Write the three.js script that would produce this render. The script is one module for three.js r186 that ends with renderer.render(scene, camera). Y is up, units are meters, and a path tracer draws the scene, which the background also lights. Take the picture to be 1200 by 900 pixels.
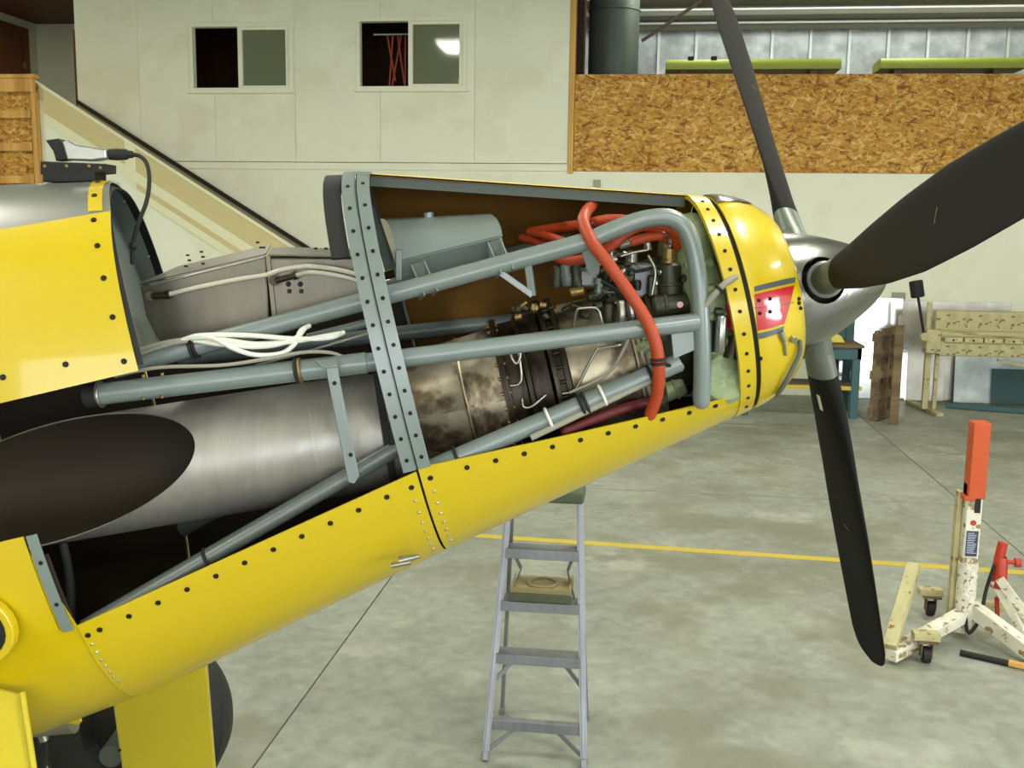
import * as THREE from 'three';
import { RoundedBoxGeometry } from 'three/addons/geometries/RoundedBoxGeometry.js';
import { mergeGeometries, toCreasedNormals } from 'three/addons/utils/BufferGeometryUtils.js';
import { RectAreaLightUniformsLib } from 'three/addons/lights/RectAreaLightUniformsLib.js';
import { Brush, Evaluator, SUBTRACTION } from 'three-bvh-csg';

// ---------------------------------------------------------------- camera, light, exposure
const V = (x, y, z) => new THREE.Vector3(x, y, z);
const rad = THREE.MathUtils.degToRad;
const scene = new THREE.Scene();
scene.background = new THREE.Color(0x20241f);
const camera = new THREE.PerspectiveCamera(40.7, 4 / 3, 0.05, 100);
camera.position.set(0, 2.16, 0);
camera.rotation.order = 'YXZ';
camera.rotation.set(rad(-8.5), rad(7), rad(0.8));
camera.updateMatrixWorld(true);
scene.add(camera);
const renderer = new THREE.WebGLRenderer({ antialias: true });
renderer.toneMapping = THREE.LinearToneMapping;
renderer.toneMappingExposure = 1.82;
renderer.shadowMap.enabled = true;
RectAreaLightUniformsLib.init();

const LAMP = new THREE.Color(1, 0.98, 0.88), LAMP_POWER = 26;
const DAY = new THREE.Color(0.86, 0.9, 1.0), DAY_POWER = 1.6;
const HALL = { x0: -11.5, x1: 9, z0: -14.17, z1: 9, y1: 6.2 };
const LAMP_SPOTS = [[-9.9, -8.1], [-3.64, -8.1], [1, -8.1], [5.4, -8.1], [-4.1, -2.8], [1.6, -3], [6.6, -2.8], [-4, 2.2], [2.2, 2.2], [-4, 6.2], [3.4, 6.2]];
const LOFT_FILL_SPOTS = [0.9, 3.6, 6.6];
function areaLight(color, power, w, h, pos, target) {
  const l = new THREE.RectAreaLight(color, power, w, h);
  l.position.copy(pos); l.lookAt(target); scene.add(l);
  return l;
}
for (const [x, z] of LAMP_SPOTS) areaLight(LAMP, LAMP_POWER, 0.6, 1.2, V(x, 5.58, z), V(x, 0, z));
areaLight(DAY, DAY_POWER, 11, 3.4, V(3.2, 2.1, HALL.z1 - 0.06), V(3.2, 2.1, 0));
areaLight(DAY, DAY_POWER * 3, 3.6, 2.4, V(HALL.x1 - 0.06, 2.4, 0.8), V(0, 2.4, 0.8));
areaLight(LAMP, LAMP_POWER, 0.4, 0.8, V(-8.7, 5.44, -14.6), V(-8.7, 0, -14.6));  // added light that lifts the dark landing
for (const x of LOFT_FILL_SPOTS) areaLight(LAMP, LAMP_POWER * 1.6, 0.9, 0.4, V(x, 5.86, -15.1), V(x, 4.2, -21.6));  // added fill for the rear wall of the loft

// ---------------------------------------------------------------- helpers
const FPX = 450 / Math.tan(rad(40.7 / 2));
const camP = camera.position.clone();
const ray = (px, py) => V((px - 600) / FPX, (450 - py) / FPX, -1).applyEuler(camera.rotation);
const onZ = (px, py, z) => { const r = ray(px, py); return camP.clone().addScaledVector(r, (z - camP.z) / r.z); };   // measured point on a plane parallel to the back wall
const onFloor = (px, py, h = 0) => { const r = ray(px, py); return camP.clone().addScaledVector(r, (h - camP.y) / r.y); };

let seed = 7;
const rnd = () => { seed = (seed * 1664525 + 1013904223) % 4294967296; return seed / 4294967296; };
const rr = (a, b) => a + (b - a) * rnd();

const used = new Map();
function numbered(name, parent) {
  const key = parent.uuid + name, n = used.get(key) || 0;
  used.set(key, n + 1);
  return n ? `${name}_${String(n).padStart(3, '0')}` : name;
}
function add(name, geo, mat, parent = scene) {
  const m = new THREE.Mesh(Array.isArray(geo) ? merge(geo) : geo, mat);
  m.name = numbered(name, parent); m.castShadow = m.receiveShadow = true;
  parent.add(m);
  return m;
}
function group(name, parent = scene, pos) {
  const g = new THREE.Group(); g.name = numbered(name, parent);
  if (pos) g.position.copy(pos);
  parent.add(g);
  return g;
}
function tag(o, label, category, grp) { o.userData = { label, category }; if (grp) o.userData.group = grp; return o; }
const structure = (o) => { o.userData.kind = 'structure'; return o; };
function merge(list) {
  return mergeGeometries(list.map((g) => {
    let q = g.index ? g.toNonIndexed() : g;
    for (const k of Object.keys(q.attributes)) if (!['position', 'normal', 'uv'].includes(k)) q.deleteAttribute(k);
    if (!q.attributes.uv) q.setAttribute('uv', new THREE.Float32BufferAttribute(new Float32Array(q.attributes.position.count * 2), 2));
    return q;
  }));
}
function uvBox(geo, k = 1, ox = 0, oy = 0) {           // uv in metres from the dominant axis
  const g = geo.index ? geo.toNonIndexed() : geo, p = g.attributes.position, n = g.attributes.normal, uv = new Float32Array(p.count * 2);
  for (let i = 0; i < p.count; i++) {
    const a = Math.abs(n.getX(i)), b = Math.abs(n.getY(i)), c = Math.abs(n.getZ(i)), x = p.getX(i), y = p.getY(i), z = p.getZ(i);
    let u, v;
    if (b >= a && b >= c) { u = x; v = z; } else if (a >= c) { u = z; v = y; } else { u = x; v = y; }
    uv[2 * i] = u * k + ox; uv[2 * i + 1] = v * k + oy;
  }
  g.setAttribute('uv', new THREE.BufferAttribute(uv, 2));
  return g;
}
function box(x0, x1, y0, y1, z0, z1, bevel = 0, k = 1, ox = 0, oy = 0) {
  const w = x1 - x0, h = y1 - y0, d = z1 - z0;
  const g = bevel ? new RoundedBoxGeometry(w, h, d, 1, Math.min(bevel, w / 2.1, h / 2.1, d / 2.1)) : new THREE.BoxGeometry(w, h, d);
  g.translate((x0 + x1) / 2, (y0 + y1) / 2, (z0 + z1) / 2);
  return uvBox(g, k, ox, oy);
}
function bar(a, b, w, h, bevel = 0.003, upHint = V(0, 1, 0)) {   // square bar from a to b, w across, h along the hint
  const d = b.clone().sub(a), len = d.length();
  const g = new RoundedBoxGeometry(w, h, len, 1, Math.min(bevel, w / 2.1, h / 2.1));
  const z = d.normalize();
  const x = upHint.clone().cross(z); if (x.length() < 1e-3) x.set(1, 0, 0); x.normalize();
  const y = z.clone().cross(x);
  uvBox(g);
  const q = g.index ? g.toNonIndexed() : g;
  q.applyMatrix4(new THREE.Matrix4().makeBasis(x, y, z).setPosition(a.clone().add(b).multiplyScalar(0.5)));
  return uvKeep(q);
}
const uvKeep = (g) => uvBox(g);
function rod(a, b, r, r2 = r, seg = 16) {
  const d = b.clone().sub(a), g = new THREE.CylinderGeometry(r2, r, d.length(), seg, 1);
  g.applyQuaternion(new THREE.Quaternion().setFromUnitVectors(V(0, 1, 0), d.clone().normalize()));
  g.translate((a.x + b.x) / 2, (a.y + b.y) / 2, (a.z + b.z) / 2);
  return g;
}
function tube(pts, r, n = 40, seg = 12, tension = 0.5) {
  const c = new THREE.CatmullRomCurve3(pts, false, 'catmullrom', tension);
  const caps = [0, 1].map((t) => { const s = new THREE.SphereGeometry(r * 0.999, seg, 6); const p = c.getPoint(t); s.translate(p.x, p.y, p.z); return s; });
  return merge([new THREE.TubeGeometry(c, n, r, seg), ...caps]);
}
function turned(profile, a, dir, seg = 40) {            // lathe: profile [[along, radius], ...] from a along dir
  const g = new THREE.LatheGeometry(profile.map(([t, r]) => new THREE.Vector2(Math.max(r, 1e-4), t)), seg);
  g.applyQuaternion(new THREE.Quaternion().setFromUnitVectors(V(0, 1, 0), dir.clone().normalize()));
  g.translate(a.x, a.y, a.z);
  return toCreasedNormals(g, 0.6);
}
function torus(c, dir, R, r, seg = 40) {
  const g = new THREE.TorusGeometry(R, r, 8, seg);
  g.applyQuaternion(new THREE.Quaternion().setFromUnitVectors(V(0, 0, 1), dir.clone().normalize()));
  g.translate(c.x, c.y, c.z);
  return g;
}
function shell(fn, nu, nv, th) {                        // thin curved sheet of real thickness: fn(u, v) in 0..1
  const P = [], N = [], e = 1e-3;
  for (let j = 0; j <= nv; j++) for (let i = 0; i <= nu; i++) {
    const u = i / nu, v = j / nv;
    const du = fn(Math.min(1, u + e), v).sub(fn(Math.max(0, u - e), v)), dv = fn(u, Math.min(1, v + e)).sub(fn(u, Math.max(0, v - e)));
    P.push(fn(u, v)); N.push(du.cross(dv).normalize());
  }
  const pos = [], nor = [], uv = [], idx = [], W = nu + 1, T = W * (nv + 1);
  for (const side of [0, 1]) for (let k = 0; k < T; k++) {
    const p = P[k], n = N[k];
    pos.push(p.x - side * th * n.x, p.y - side * th * n.y, p.z - side * th * n.z);
    const s = side ? -1 : 1; nor.push(n.x * s, n.y * s, n.z * s);
    uv.push(p.x, p.y + p.z);
  }
  for (let j = 0; j < nv; j++) for (let i = 0; i < nu; i++) {
    const a = j * W + i, b = a + 1, c = a + W, d = c + 1;
    idx.push(a, b, d, a, d, c, T + a, T + d, T + b, T + a, T + c, T + d);
  }
  const rim = [];
  for (let i = 0; i < nu; i++) { rim.push([i + 1, i]); rim.push([nv * W + i, nv * W + i + 1]); }
  for (let j = 0; j < nv; j++) { rim.push([j * W, (j + 1) * W]); rim.push([(j + 1) * W + nu, j * W + nu]); }
  for (const [a, b] of rim) {
    const q = [P[a], P[b], P[b].clone().addScaledVector(N[b], -th), P[a].clone().addScaledVector(N[a], -th)];
    const n = q[1].clone().sub(q[0]).cross(q[3].clone().sub(q[0])).normalize(), o = pos.length / 3;
    for (const p of q) { pos.push(p.x, p.y, p.z); nor.push(n.x, n.y, n.z); uv.push(p.x, p.y); }
    idx.push(o, o + 1, o + 2, o, o + 2, o + 3);
  }
  const g = new THREE.BufferGeometry();
  g.setAttribute('position', new THREE.Float32BufferAttribute(pos, 3));
  g.setAttribute('normal', new THREE.Float32BufferAttribute(nor, 3));
  g.setAttribute('uv', new THREE.Float32BufferAttribute(uv, 2));
  g.setIndex(idx);
  return g;
}
function plate(pts, th, bevel = 0.002) {                // flat polygon of world/local points with thickness, first three points give the plane
  const o = pts[0], x = pts[1].clone().sub(o).normalize(), n = x.clone().cross(pts[2].clone().sub(o)).normalize(), y = n.clone().cross(x);
  const s = new THREE.Shape(pts.map((p) => { const q = p.clone().sub(o); return new THREE.Vector2(q.dot(x), q.dot(y)); }));
  const g = new THREE.ExtrudeGeometry(s, { depth: Math.max(th - 2 * bevel, 1e-4), bevelEnabled: bevel > 0, bevelSize: bevel, bevelThickness: bevel, bevelSegments: 1, bevelOffset: -bevel });
  g.translate(0, 0, -th / 2 + bevel);
  g.applyMatrix4(new THREE.Matrix4().makeBasis(x, y, n).setPosition(o));
  return g;
}

// ---------------------------------------------------------------- textures
function noiseField(n, cells, sd) {                     // tileable value noise
  let s = sd * 7919 + 13;
  const r = () => { s = (s * 1664525 + 1013904223) % 4294967296; return s / 4294967296; };
  const L = new Float32Array(cells * cells).map(r), out = new Float32Array(n * n);
  for (let y = 0; y < n; y++) for (let x = 0; x < n; x++) {
    const fx = x / n * cells, fy = y / n * cells, ix = Math.floor(fx), iy = Math.floor(fy);
    const a = fx - ix, b = fy - iy, u = a * a * (3 - 2 * a), v = b * b * (3 - 2 * b), X = (ix + 1) % cells, Y = (iy + 1) % cells;
    out[y * n + x] = (L[iy * cells + ix] * (1 - u) + L[iy * cells + X] * u) * (1 - v) + (L[Y * cells + ix] * (1 - u) + L[Y * cells + X] * u) * v;
  }
  return out;
}
function fbm(n, cells, oct, sd) {
  const out = new Float32Array(n * n); let amp = 0.5, tot = 0;
  for (let o = 0; o < oct; o++) { const f = noiseField(n, Math.min(n, cells << o), sd + o); for (let i = 0; i < out.length; i++) out[i] += f[i] * amp; tot += amp; amp *= 0.55; }
  for (let i = 0; i < out.length; i++) out[i] /= tot;
  return out;
}
function dataTex(n, fn, srgb, repeat = 1) {
  const d = new Uint8Array(n * n * 4);
  for (let i = 0; i < n * n; i++) { const c = fn(i, i % n, Math.floor(i / n)); d[4 * i] = c[0]; d[4 * i + 1] = c[1]; d[4 * i + 2] = c[2]; d[4 * i + 3] = 255; }
  const t = new THREE.DataTexture(d, n, n, THREE.RGBAFormat);
  t.wrapS = t.wrapT = THREE.RepeatWrapping; t.magFilter = THREE.LinearFilter; t.minFilter = THREE.LinearFilter;
  if (srgb) t.colorSpace = THREE.SRGBColorSpace;
  t.repeat.set(repeat, repeat); t.needsUpdate = true;
  return t;
}
const clamp = (v, a = 0, b = 255) => Math.max(a, Math.min(b, v));
const sm = (a, b, x) => { const t = clamp((x - a) / (b - a), 0, 1); return t * t * (3 - 2 * t); };
const N = 512;
const f1 = fbm(N, 4, 6, 3), f2 = fbm(N, 8, 5, 21), f3 = fbm(N, 3, 4, 40), fine = fbm(N, 64, 3, 55);
const mixTo = (c, d, t) => [0, 1, 2].map((k) => c[k] + (d[k] - c[k]) * t);
const shade = (c, k) => c.map((v) => clamp(v * k));
const concreteMap = dataTex(N, (i) => {
  let c = shade([138, 142, 129], 0.84 + 0.28 * f1[i] + 0.22 * (fine[i] - 0.5));
  c = mixTo(c, [112, 113, 94], 0.75 * sm(0.45, 0.7, f2[i]) * sm(0.3, 0.6, f3[i]));
  c = mixTo(c, [186, 188, 174], 0.4 * sm(0.6, 0.74, f2[(i + 90000) % (N * N)]) * sm(0.45, 0.65, f1[(i + 70000) % (N * N)]));
  return c;
}, true, 1 / 3.7);
const concreteRough = dataTex(N, (i) => { const v = 95 + 130 * f2[i]; return [v, v, v]; }, false, 1 / 4.1);
const wallMap = dataTex(N, (i, x, y) => {
  let c = shade([232, 234, 213], 0.96 + 0.06 * f1[i]);
  return mixTo(c, [206, 203, 168], 0.3 * sm(0.5, 0.8, f2[i]));
}, true, 1 / 3.7);
const metalRough = dataTex(N, (i, x, y) => { const v = 95 + 90 * f1[i] + 50 * (fine[((y >> 3) * N + x) % (N * N)] - 0.5); return [v, v, v]; }, false, 1.3);
const stainMetal = dataTex(N, (i, x, y) => {            // heat stained, oily steel
  let c = shade([176, 165, 140], 0.62 + 0.7 * f1[i]);
  c = mixTo(c, [70, 56, 38], 0.75 * sm(0.45, 0.72, f2[i]));
  return mixTo(c, [196, 188, 170], 0.5 * sm(0.6, 0.75, f3[i]));
}, true, 2.2);
const castMap = dataTex(N, (i) => mixTo(shade([172, 180, 150], 0.8 + 0.4 * f1[i]), [110, 108, 84], 0.5 * sm(0.5, 0.8, f3[i])), true, 1.3);
const woodMap = dataTex(N, (i, x, y) => {
  const g = f1[((y >> 4) * N + x) % (N * N)] * 0.7 + 0.3 * fine[((y >> 5) * N + x * 2 % N) % (N * N)];
  return mixTo([222, 178, 98], [168, 118, 52], sm(0.3, 0.75, g));
}, true, 0.8);
const weatheredMap = dataTex(N, (i, x, y) => { const g = f1[((x >> 4) * N + y) % (N * N)]; return mixTo([122, 104, 74], [70, 56, 40], sm(0.3, 0.7, g)); }, true, 0.9);
const chippedWhite = dataTex(N, (i) => mixTo(shade([214, 211, 192], 0.85 + 0.25 * f1[i]), [128, 104, 66], 0.85 * sm(0.64, 0.71, f2[i])), true, 2.6);
const chippedCream = dataTex(N, (i) => mixTo(shade([205, 200, 168], 0.85 + 0.25 * f1[i]), [120, 78, 40], 0.8 * sm(0.66, 0.76, f2[i])), true, 2.7);
const galvanMap = dataTex(N, (i) => shade([196, 206, 208], 0.75 + 0.5 * f2[i]), true, 0.5);
const alloyMap = dataTex(N, (i, x, y) => shade([206, 205, 198], 0.82 + 0.3 * f1[i] + 0.1 * (fine[((y >> 3) * N + x) % (N * N)] - 0.5)), true, 1.1);

function canvasTex(w, h, draw) {
  const c = document.createElement('canvas'); c.width = w; c.height = h;
  draw(c.getContext('2d'), w, h);
  const t = new THREE.CanvasTexture(c); t.colorSpace = THREE.SRGBColorSpace; t.magFilter = THREE.LinearFilter;
  t.wrapS = t.wrapT = THREE.RepeatWrapping;
  return t;
}
const osbMap = canvasTex(1024, 512, (g, w, h) => {
  g.fillStyle = '#b78a3c'; g.fillRect(0, 0, w, h);
  const tones = ['#c99a48', '#d6ab5a', '#b07c2e', '#a4702a', '#c08c3a', '#7c4f1a', '#e0bc72', '#b98434', '#cfa04c'];
  for (let k = 0; k < 4200; k++) {
    const L = rr(16, 70), t = rr(5, 16), a = rnd() < 0.65 ? rr(-0.5, 0.5) : rr(-1.6, 1.6);
    g.save(); g.translate(rnd() * w, rnd() * h); g.rotate(a); g.globalAlpha = rr(0.45, 0.9); g.fillStyle = tones[Math.floor(rnd() * tones.length)];
    g.beginPath(); g.moveTo(-L / 2, -t / 2); g.lineTo(L / 2, -t / 2 + rr(-2, 2)); g.lineTo(L / 2 + rr(-4, 4), t / 2); g.lineTo(-L / 2, t / 2 + rr(-2, 2)); g.fill(); g.restore();
  }
  for (let k = 0; k < 420; k++) { g.save(); g.translate(rnd() * w, rnd() * h); g.rotate(rr(-1, 1)); g.globalAlpha = 0.7; g.fillStyle = '#5e3a12'; g.fillRect(0, 0, rr(8, 32), rr(2, 4)); g.restore(); }
});
osbMap.repeat.set(1 / 2.44, 1 / 1.22);

// ---------------------------------------------------------------- materials
const std = (o) => new THREE.MeshStandardMaterial(o);
const phys = (o) => new THREE.MeshPhysicalMaterial(o);
const M = {
  concrete: std({ map: concreteMap, roughnessMap: concreteRough, roughness: 0.85 }),
  wall: std({ map: wallMap, roughness: 0.75 }),
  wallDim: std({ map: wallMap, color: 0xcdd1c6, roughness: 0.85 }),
  seam: std({ color: 0x8f8c72, roughness: 0.9 }),
  osb: std({ map: osbMap, roughness: 0.8 }),
  wood: std({ map: woodMap, roughness: 0.75 }),
  brownDoor: std({ map: woodMap, color: 0x6a4a30, roughness: 0.6 }),
  frame: std({ color: 0xe6e6cf, roughness: 0.5 }),
  screen: phys({ color: 0x6c725c, roughness: 0.05, specularIntensity: 1 }),
  dark: std({ color: 0x14130f, roughness: 0.9 }),
  officeDark: std({ color: 0x15130d, roughness: 0.95 }),
  galvan: std({ map: galvanMap, color: 0xffffff, metalness: 0.1, roughness: 0.5 }),
  stud: std({ color: 0xe4ecea, metalness: 0.15, roughness: 0.4 }),
  roofSheet: std({ color: 0xa6ab95, roughness: 0.7 }),
  duct: std({ map: galvanMap, color: 0x757b72, metalness: 0.5, roughness: 0.55 }),
  rust: std({ color: 0x2f2117, roughness: 0.8 }),
  lime: std({ color: 0x9dac3a, roughness: 0.5 }),
  yellow: phys({ color: 0xc6ac00, roughness: 0.36, clearcoat: 0.6, clearcoatRoughness: 0.08 }),
  yellowGear: phys({ color: 0xc0ae1c, roughness: 0.35, clearcoat: 0.8, clearcoatRoughness: 0.12 }),
  red: phys({ color: 0xb4131c, roughness: 0.35, clearcoat: 1, clearcoatRoughness: 0.08 }),
  stripe: phys({ color: 0x4c5358, roughness: 0.35, clearcoat: 1, clearcoatRoughness: 0.08 }),
  blackGloss: phys({ color: 0x141412, roughness: 0.3, clearcoat: 1, clearcoatRoughness: 0.1 }),
  grey: phys({ color: 0x717c78, roughness: 0.38, clearcoat: 0.6, clearcoatRoughness: 0.2 }),
  greyDark: phys({ color: 0x565e58, roughness: 0.4, clearcoat: 0.4, clearcoatRoughness: 0.25 }),
  rubber: std({ color: 0x151513, roughness: 0.75 }),
  fastener: std({ color: 0x2d2a22, metalness: 0.6, roughness: 0.45 }),
  rivet: std({ color: 0xb9b7a6, metalness: 0.8, roughness: 0.35 }),
  alu: std({ map: alloyMap, metalness: 0.95, roughnessMap: metalRough, roughness: 0.75 }),
  polished: std({ map: alloyMap, color: 0xb9babb, metalness: 0.95, roughness: 0.24 }),
  mirror: std({ color: 0xe6e8ea, metalness: 1, roughness: 0.1 }),
  sheetMetal: std({ map: alloyMap, color: 0xd8d5cf, metalness: 0.85, roughness: 0.38 }),
  stack: std({ map: alloyMap, color: 0xc6c3bf, metalness: 0.6, roughnessMap: metalRough, roughness: 0.8 }),
  plenum: std({ map: alloyMap, color: 0x857f72, metalness: 0.7, roughness: 0.36 }),
  sootShade: std({ color: 0x352d20, metalness: 0.3, roughness: 0.75 }),  // sooty steel with the shade inside the stack in its colour
  hotMetal: std({ map: stainMetal, metalness: 0.7, roughness: 0.42 }),
  oilyDark: std({ map: stainMetal, color: 0x5a5348, metalness: 0.6, roughness: 0.4 }),
  castGreen: std({ map: castMap, color: 0xd2dcc0, roughness: 0.5, metalness: 0.1 }),
  castDark: std({ map: castMap, color: 0x5a584a, roughness: 0.45, metalness: 0.4 }),
  steel: std({ color: 0x9c9a8e, metalness: 0.85, roughness: 0.32 }),
  brass: std({ color: 0x8a7442, metalness: 0.7, roughness: 0.45 }),
  hose: std({ color: 0xa63c14, roughness: 0.55 }),
  hoseWhite: phys({ color: 0xd8d9cc, roughness: 0.35, clearcoat: 0.3 }),
  clearHose: phys({ color: 0xd9d6c4, roughness: 0.25, transmission: 0.35, thickness: 0 }),
  cable: std({ color: 0x8d8a7a, roughness: 0.6 }),
  blade: phys({ color: 0x11100d, specularIntensity: 0.45, roughness: 0.7 }),
  shank: std({ color: 0x6b7168, metalness: 0.5, roughness: 0.45 }),
  sticker: std({ color: 0xd9d6bc, roughness: 0.6 }),
  ladder: std({ map: alloyMap, color: 0xb4b8c4, metalness: 0.75, roughness: 0.42 }),
  capGreen: std({ color: 0x47503a, roughness: 0.6 }),
  trayTan: std({ color: 0x8c8058, roughness: 0.7 }),
  orange: std({ color: 0xb8480c, roughness: 0.45 }),
  jackWhite: std({ map: chippedWhite, roughness: 0.6 }),
  jackRed: std({ color: 0xab3018, roughness: 0.45 }),
  brake: std({ map: chippedCream, color: 0xdcd8bc, roughness: 0.55 }),
  teal: std({ color: 0x33575a, roughness: 0.6 }),
  weathered: std({ map: weatheredMap, roughness: 0.85 }),
  yellowLine: std({ color: 0xb9a338, roughness: 0.7 }),
  tan: std({ color: 0xcdbf8e, roughness: 0.85 }),
  mud: std({ color: 0xe4e2bf, roughness: 0.8 }),
  stringer: std({ color: 0x9a9c86, roughness: 0.6 }),
  fibreglassShade: std({ color: 0x6a4806, roughness: 0.85 }),  // brown laminate tone that also darkens the cowl interior
  sootShadeLining: std({ color: 0x2a1a0a, roughness: 0.7 }),  // sooty brown, kept dark to stand for shade in the rear bay
  redDark: std({ color: 0x561012, roughness: 0.6 }),
  longeron: std({ color: 0x4a524b, roughness: 0.7 }),
  tyre: std({ color: 0x1d1d1a, roughness: 0.7 }),
  silverPaint: phys({ color: 0xbcbcb8, metalness: 0.85, roughness: 0.28 }),
};

// ---------------------------------------------------------------- the hall
const ZW = HALL.z0, MEZZ = 2.96, X0 = HALL.x0, X1 = HALL.x1, Z1 = HALL.z1, Y1 = HALL.y1;
{ // concrete floor: slabs with sawn joints over a sub-base, painted line
  const fl = structure(add('floor', box(X0, X1, -0.3, -0.012, -21.8, Z1), M.seam));
  const xs = [X0, -9.8, -5.65, -1.49, 2.66, 6.8, X1], zs = [Z1, 0.9, -8.55, -11.8, ZW];
  for (let i = 0; i < xs.length - 1; i++) for (let j = 0; j < zs.length - 1; j++)
    add('concrete_slab', box(xs[i] + 0.005, xs[i + 1] - 0.005, -0.02, 0, zs[j + 1] + 0.005, zs[j] - 0.005, 0, 1, i * 0.37, j * 0.21), M.concrete, fl);
  const a = onFloor(548, 627), b = onFloor(1200, 671);
  const d = b.clone().sub(a).normalize();
  const p = a.clone().addScaledVector(d, -3), q = b.clone().addScaledVector(d, 2.5);
  add('painted_line', bar(p.setY(0.001), q.setY(0.001), 0.085, 0.003, 0.0005), M.yellowLine, fl);
}
structure(add('wall_back', box(X0, X1, 0, MEZZ - 0.02, ZW - 0.2, ZW), M.wall));
structure(add('trim_1', [box(-8, -1.03, MEZZ - 0.02, MEZZ + 0.075, ZW - 0.19, ZW + 0.018, 0.004), box(-8, -1.03, MEZZ + 0.095, MEZZ + 0.105, ZW - 0.1, ZW + 0.004)], M.wall));
{ // upper office front: plywood sheets with open joints round the two windows
  const g = structure(group('wall_office'));
  const wins = [[-6.3, -4.82, 3.985, 4.905], [-3.93, -2.41, 4.0, 4.955]];
  const cols = [-7.97, -7.05, -5.95, -4.8, -3.6, -2.3, -1.03], y0 = MEZZ + 0.085;
  for (let c = 0; c < cols.length - 1; c++) {
    let rects = [[cols[c] + 0.002, cols[c + 1] - 0.002, y0, Y1]];
    for (const [a, b, e, f] of wins) {
      const next = [];
      for (const [x0, x1, ya, yb] of rects) {
        if (b <= x0 || a >= x1) { next.push([x0, x1, ya, yb]); continue; }
        const l = Math.max(x0, a), r = Math.min(x1, b);
        if (a > x0) next.push([x0, a, ya, yb]);
        if (b < x1) next.push([b, x1, ya, yb]);
        next.push([l, r, ya, e], [l, r, f, yb]);
      }
      rects = next;
    }
    add('wall_panel', rects.map(([x0, x1, ya, yb]) => box(x0, x1, ya, yb, ZW - 0.12, ZW, 0, 1, c * 0.4, 0)), M.wall, g);
  }
  add('backing', [box(-7.97, -6.32, y0, Y1, ZW - 0.2, ZW - 0.125), box(-4.8, -3.95, y0, Y1, ZW - 0.2, ZW - 0.125), box(-2.39, -1.03, y0, Y1, ZW - 0.2, ZW - 0.125), box(-6.4, -2.3, y0, 3.97, ZW - 0.2, ZW - 0.125), box(-6.4, -2.3, 4.97, Y1, ZW - 0.2, ZW - 0.125)], M.seam, g);
  wins.forEach(([a, b, e, f], i) => {
    const w = structure(group(`window_${i + 1}`)), z0 = ZW - 0.1, z1 = ZW + 0.025, t = 0.055, m = (a + b) / 2 - 0.01;
    add('window_frame', [box(a, b, f - t, f, z0, z1, 0.006), box(a, b, e, e + t, z0, z1, 0.006), box(a + 0.001, a + t - 0.001, e + 0.002, f - 0.002, z0 + 0.002, z1 - 0.002, 0.006), box(b - t + 0.001, b - 0.001, e + 0.002, f - 0.002, z0 + 0.002, z1 - 0.002, 0.006), box(m - 0.03, m + 0.03, e + 0.01, f - 0.01, z0 + 0.003, z1 - 0.01, 0.006),
      box(a - 0.03, b + 0.03, e - 0.02, e + 0.004, z0, z1 + 0.02, 0.004)], M.frame, w);
    add('sash', [box(m + 0.03, b - t, f - t - 0.04, f - t, z0 + 0.03, z1 - 0.025), box(b - t - 0.05, b - t, e + t, f - t, z0 + 0.032, z1 - 0.027), box(m + 0.03, b - t - 0.05, e + t, e + t + 0.03, z0 + 0.03, z1 - 0.025)], M.frame, w);
    add('pane', box(m + 0.03, b - t - 0.05, e + t + 0.03, f - t - 0.04, z0 + 0.06, z0 + 0.066), M.screen, w);
  });
  structure(add('wall_office_rear', [box(-7.97, -1.03, MEZZ, Y1, -17.7, -17.5), box(-7.97, -7.85, MEZZ, Y1, -17.5, ZW - 0.2), box(-1.15, -1.03, MEZZ, Y1, -17.5, ZW - 0.2)], M.brownDoor));
  structure(add('floor_upper', [box(X0, X1, MEZZ - 0.22, MEZZ - 0.02, -21.8, ZW - 0.2), box(X0, -7.97, MEZZ - 0.22, MEZZ - 0.02, ZW - 0.2, ZW)], M.brownDoor));
}
structure(add('trim_2', box(-1.028, -0.955, MEZZ - 0.05, Y1, ZW - 0.1, ZW + 0.02, 0.004, 1), M.wood));
{ // storage loft behind the strand board parapet
  const g = structure(group('wall_loft'));
  for (let i = 0; i < 4; i++) add('strand_board_sheet', box(-0.95 + i * 2.44, Math.min(1.488 + i * 2.44, X1), MEZZ - 0.02, MEZZ + 1.24 - i * 0.008, ZW - 0.03, ZW + 0.012, 0.003, 1, 0.31 * i, 0.2 * i), M.osb, g);
  add('top_rail', box(-0.95, X1, MEZZ + 1.17, MEZZ + 1.2, ZW - 0.14, ZW - 0.03), M.wood, g);
  const r = structure(group('wall_loft_rear'));
  add('girt', box(-2, X1, MEZZ, Y1, -21.8, -21.62), M.duct, r);
  for (let i = -3; i < 12; i++) {
    const x = 0.2 + i * 0.735;
    if (x < -1.8 || x > 8.6) continue;
    add('wall_panel', box(x + 0.03, x + 0.705, MEZZ, Y1 - 0.02, -21.62, -21.6 + 0.01 * ((i + 9) % 2), 0.004, 1, i * 0.3, 0), M.galvan, r);
    add('stud', box(x - 0.028, x + 0.028, MEZZ, Y1, -21.62, -21.52, 0.004), M.stud, r);
  }
}
{ // roof
  const c = structure(add('ceiling', box(X0, X1, Y1, Y1 + 0.2, -21.8, Z1), M.roofSheet));
  for (let z = -21.2; z < 8.5; z += 1.35) add('purlin', box(X0, X1, Y1 - 0.16, Y1, z - 0.035, z + 0.035, 0.004), M.roofSheet, c);
  for (const z of [-20.3, -19.1]) add('conduit', rod(V(-0.8, Y1 - 0.2, z), V(X1, Y1 - 0.2, z), 0.022), M.stud, c);
}
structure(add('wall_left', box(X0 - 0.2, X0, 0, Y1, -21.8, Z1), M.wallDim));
structure(add('wall_loft_left', [box(X0, -7.97, MEZZ, Y1, -21.8, -21.6)], M.wallDim));
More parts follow.
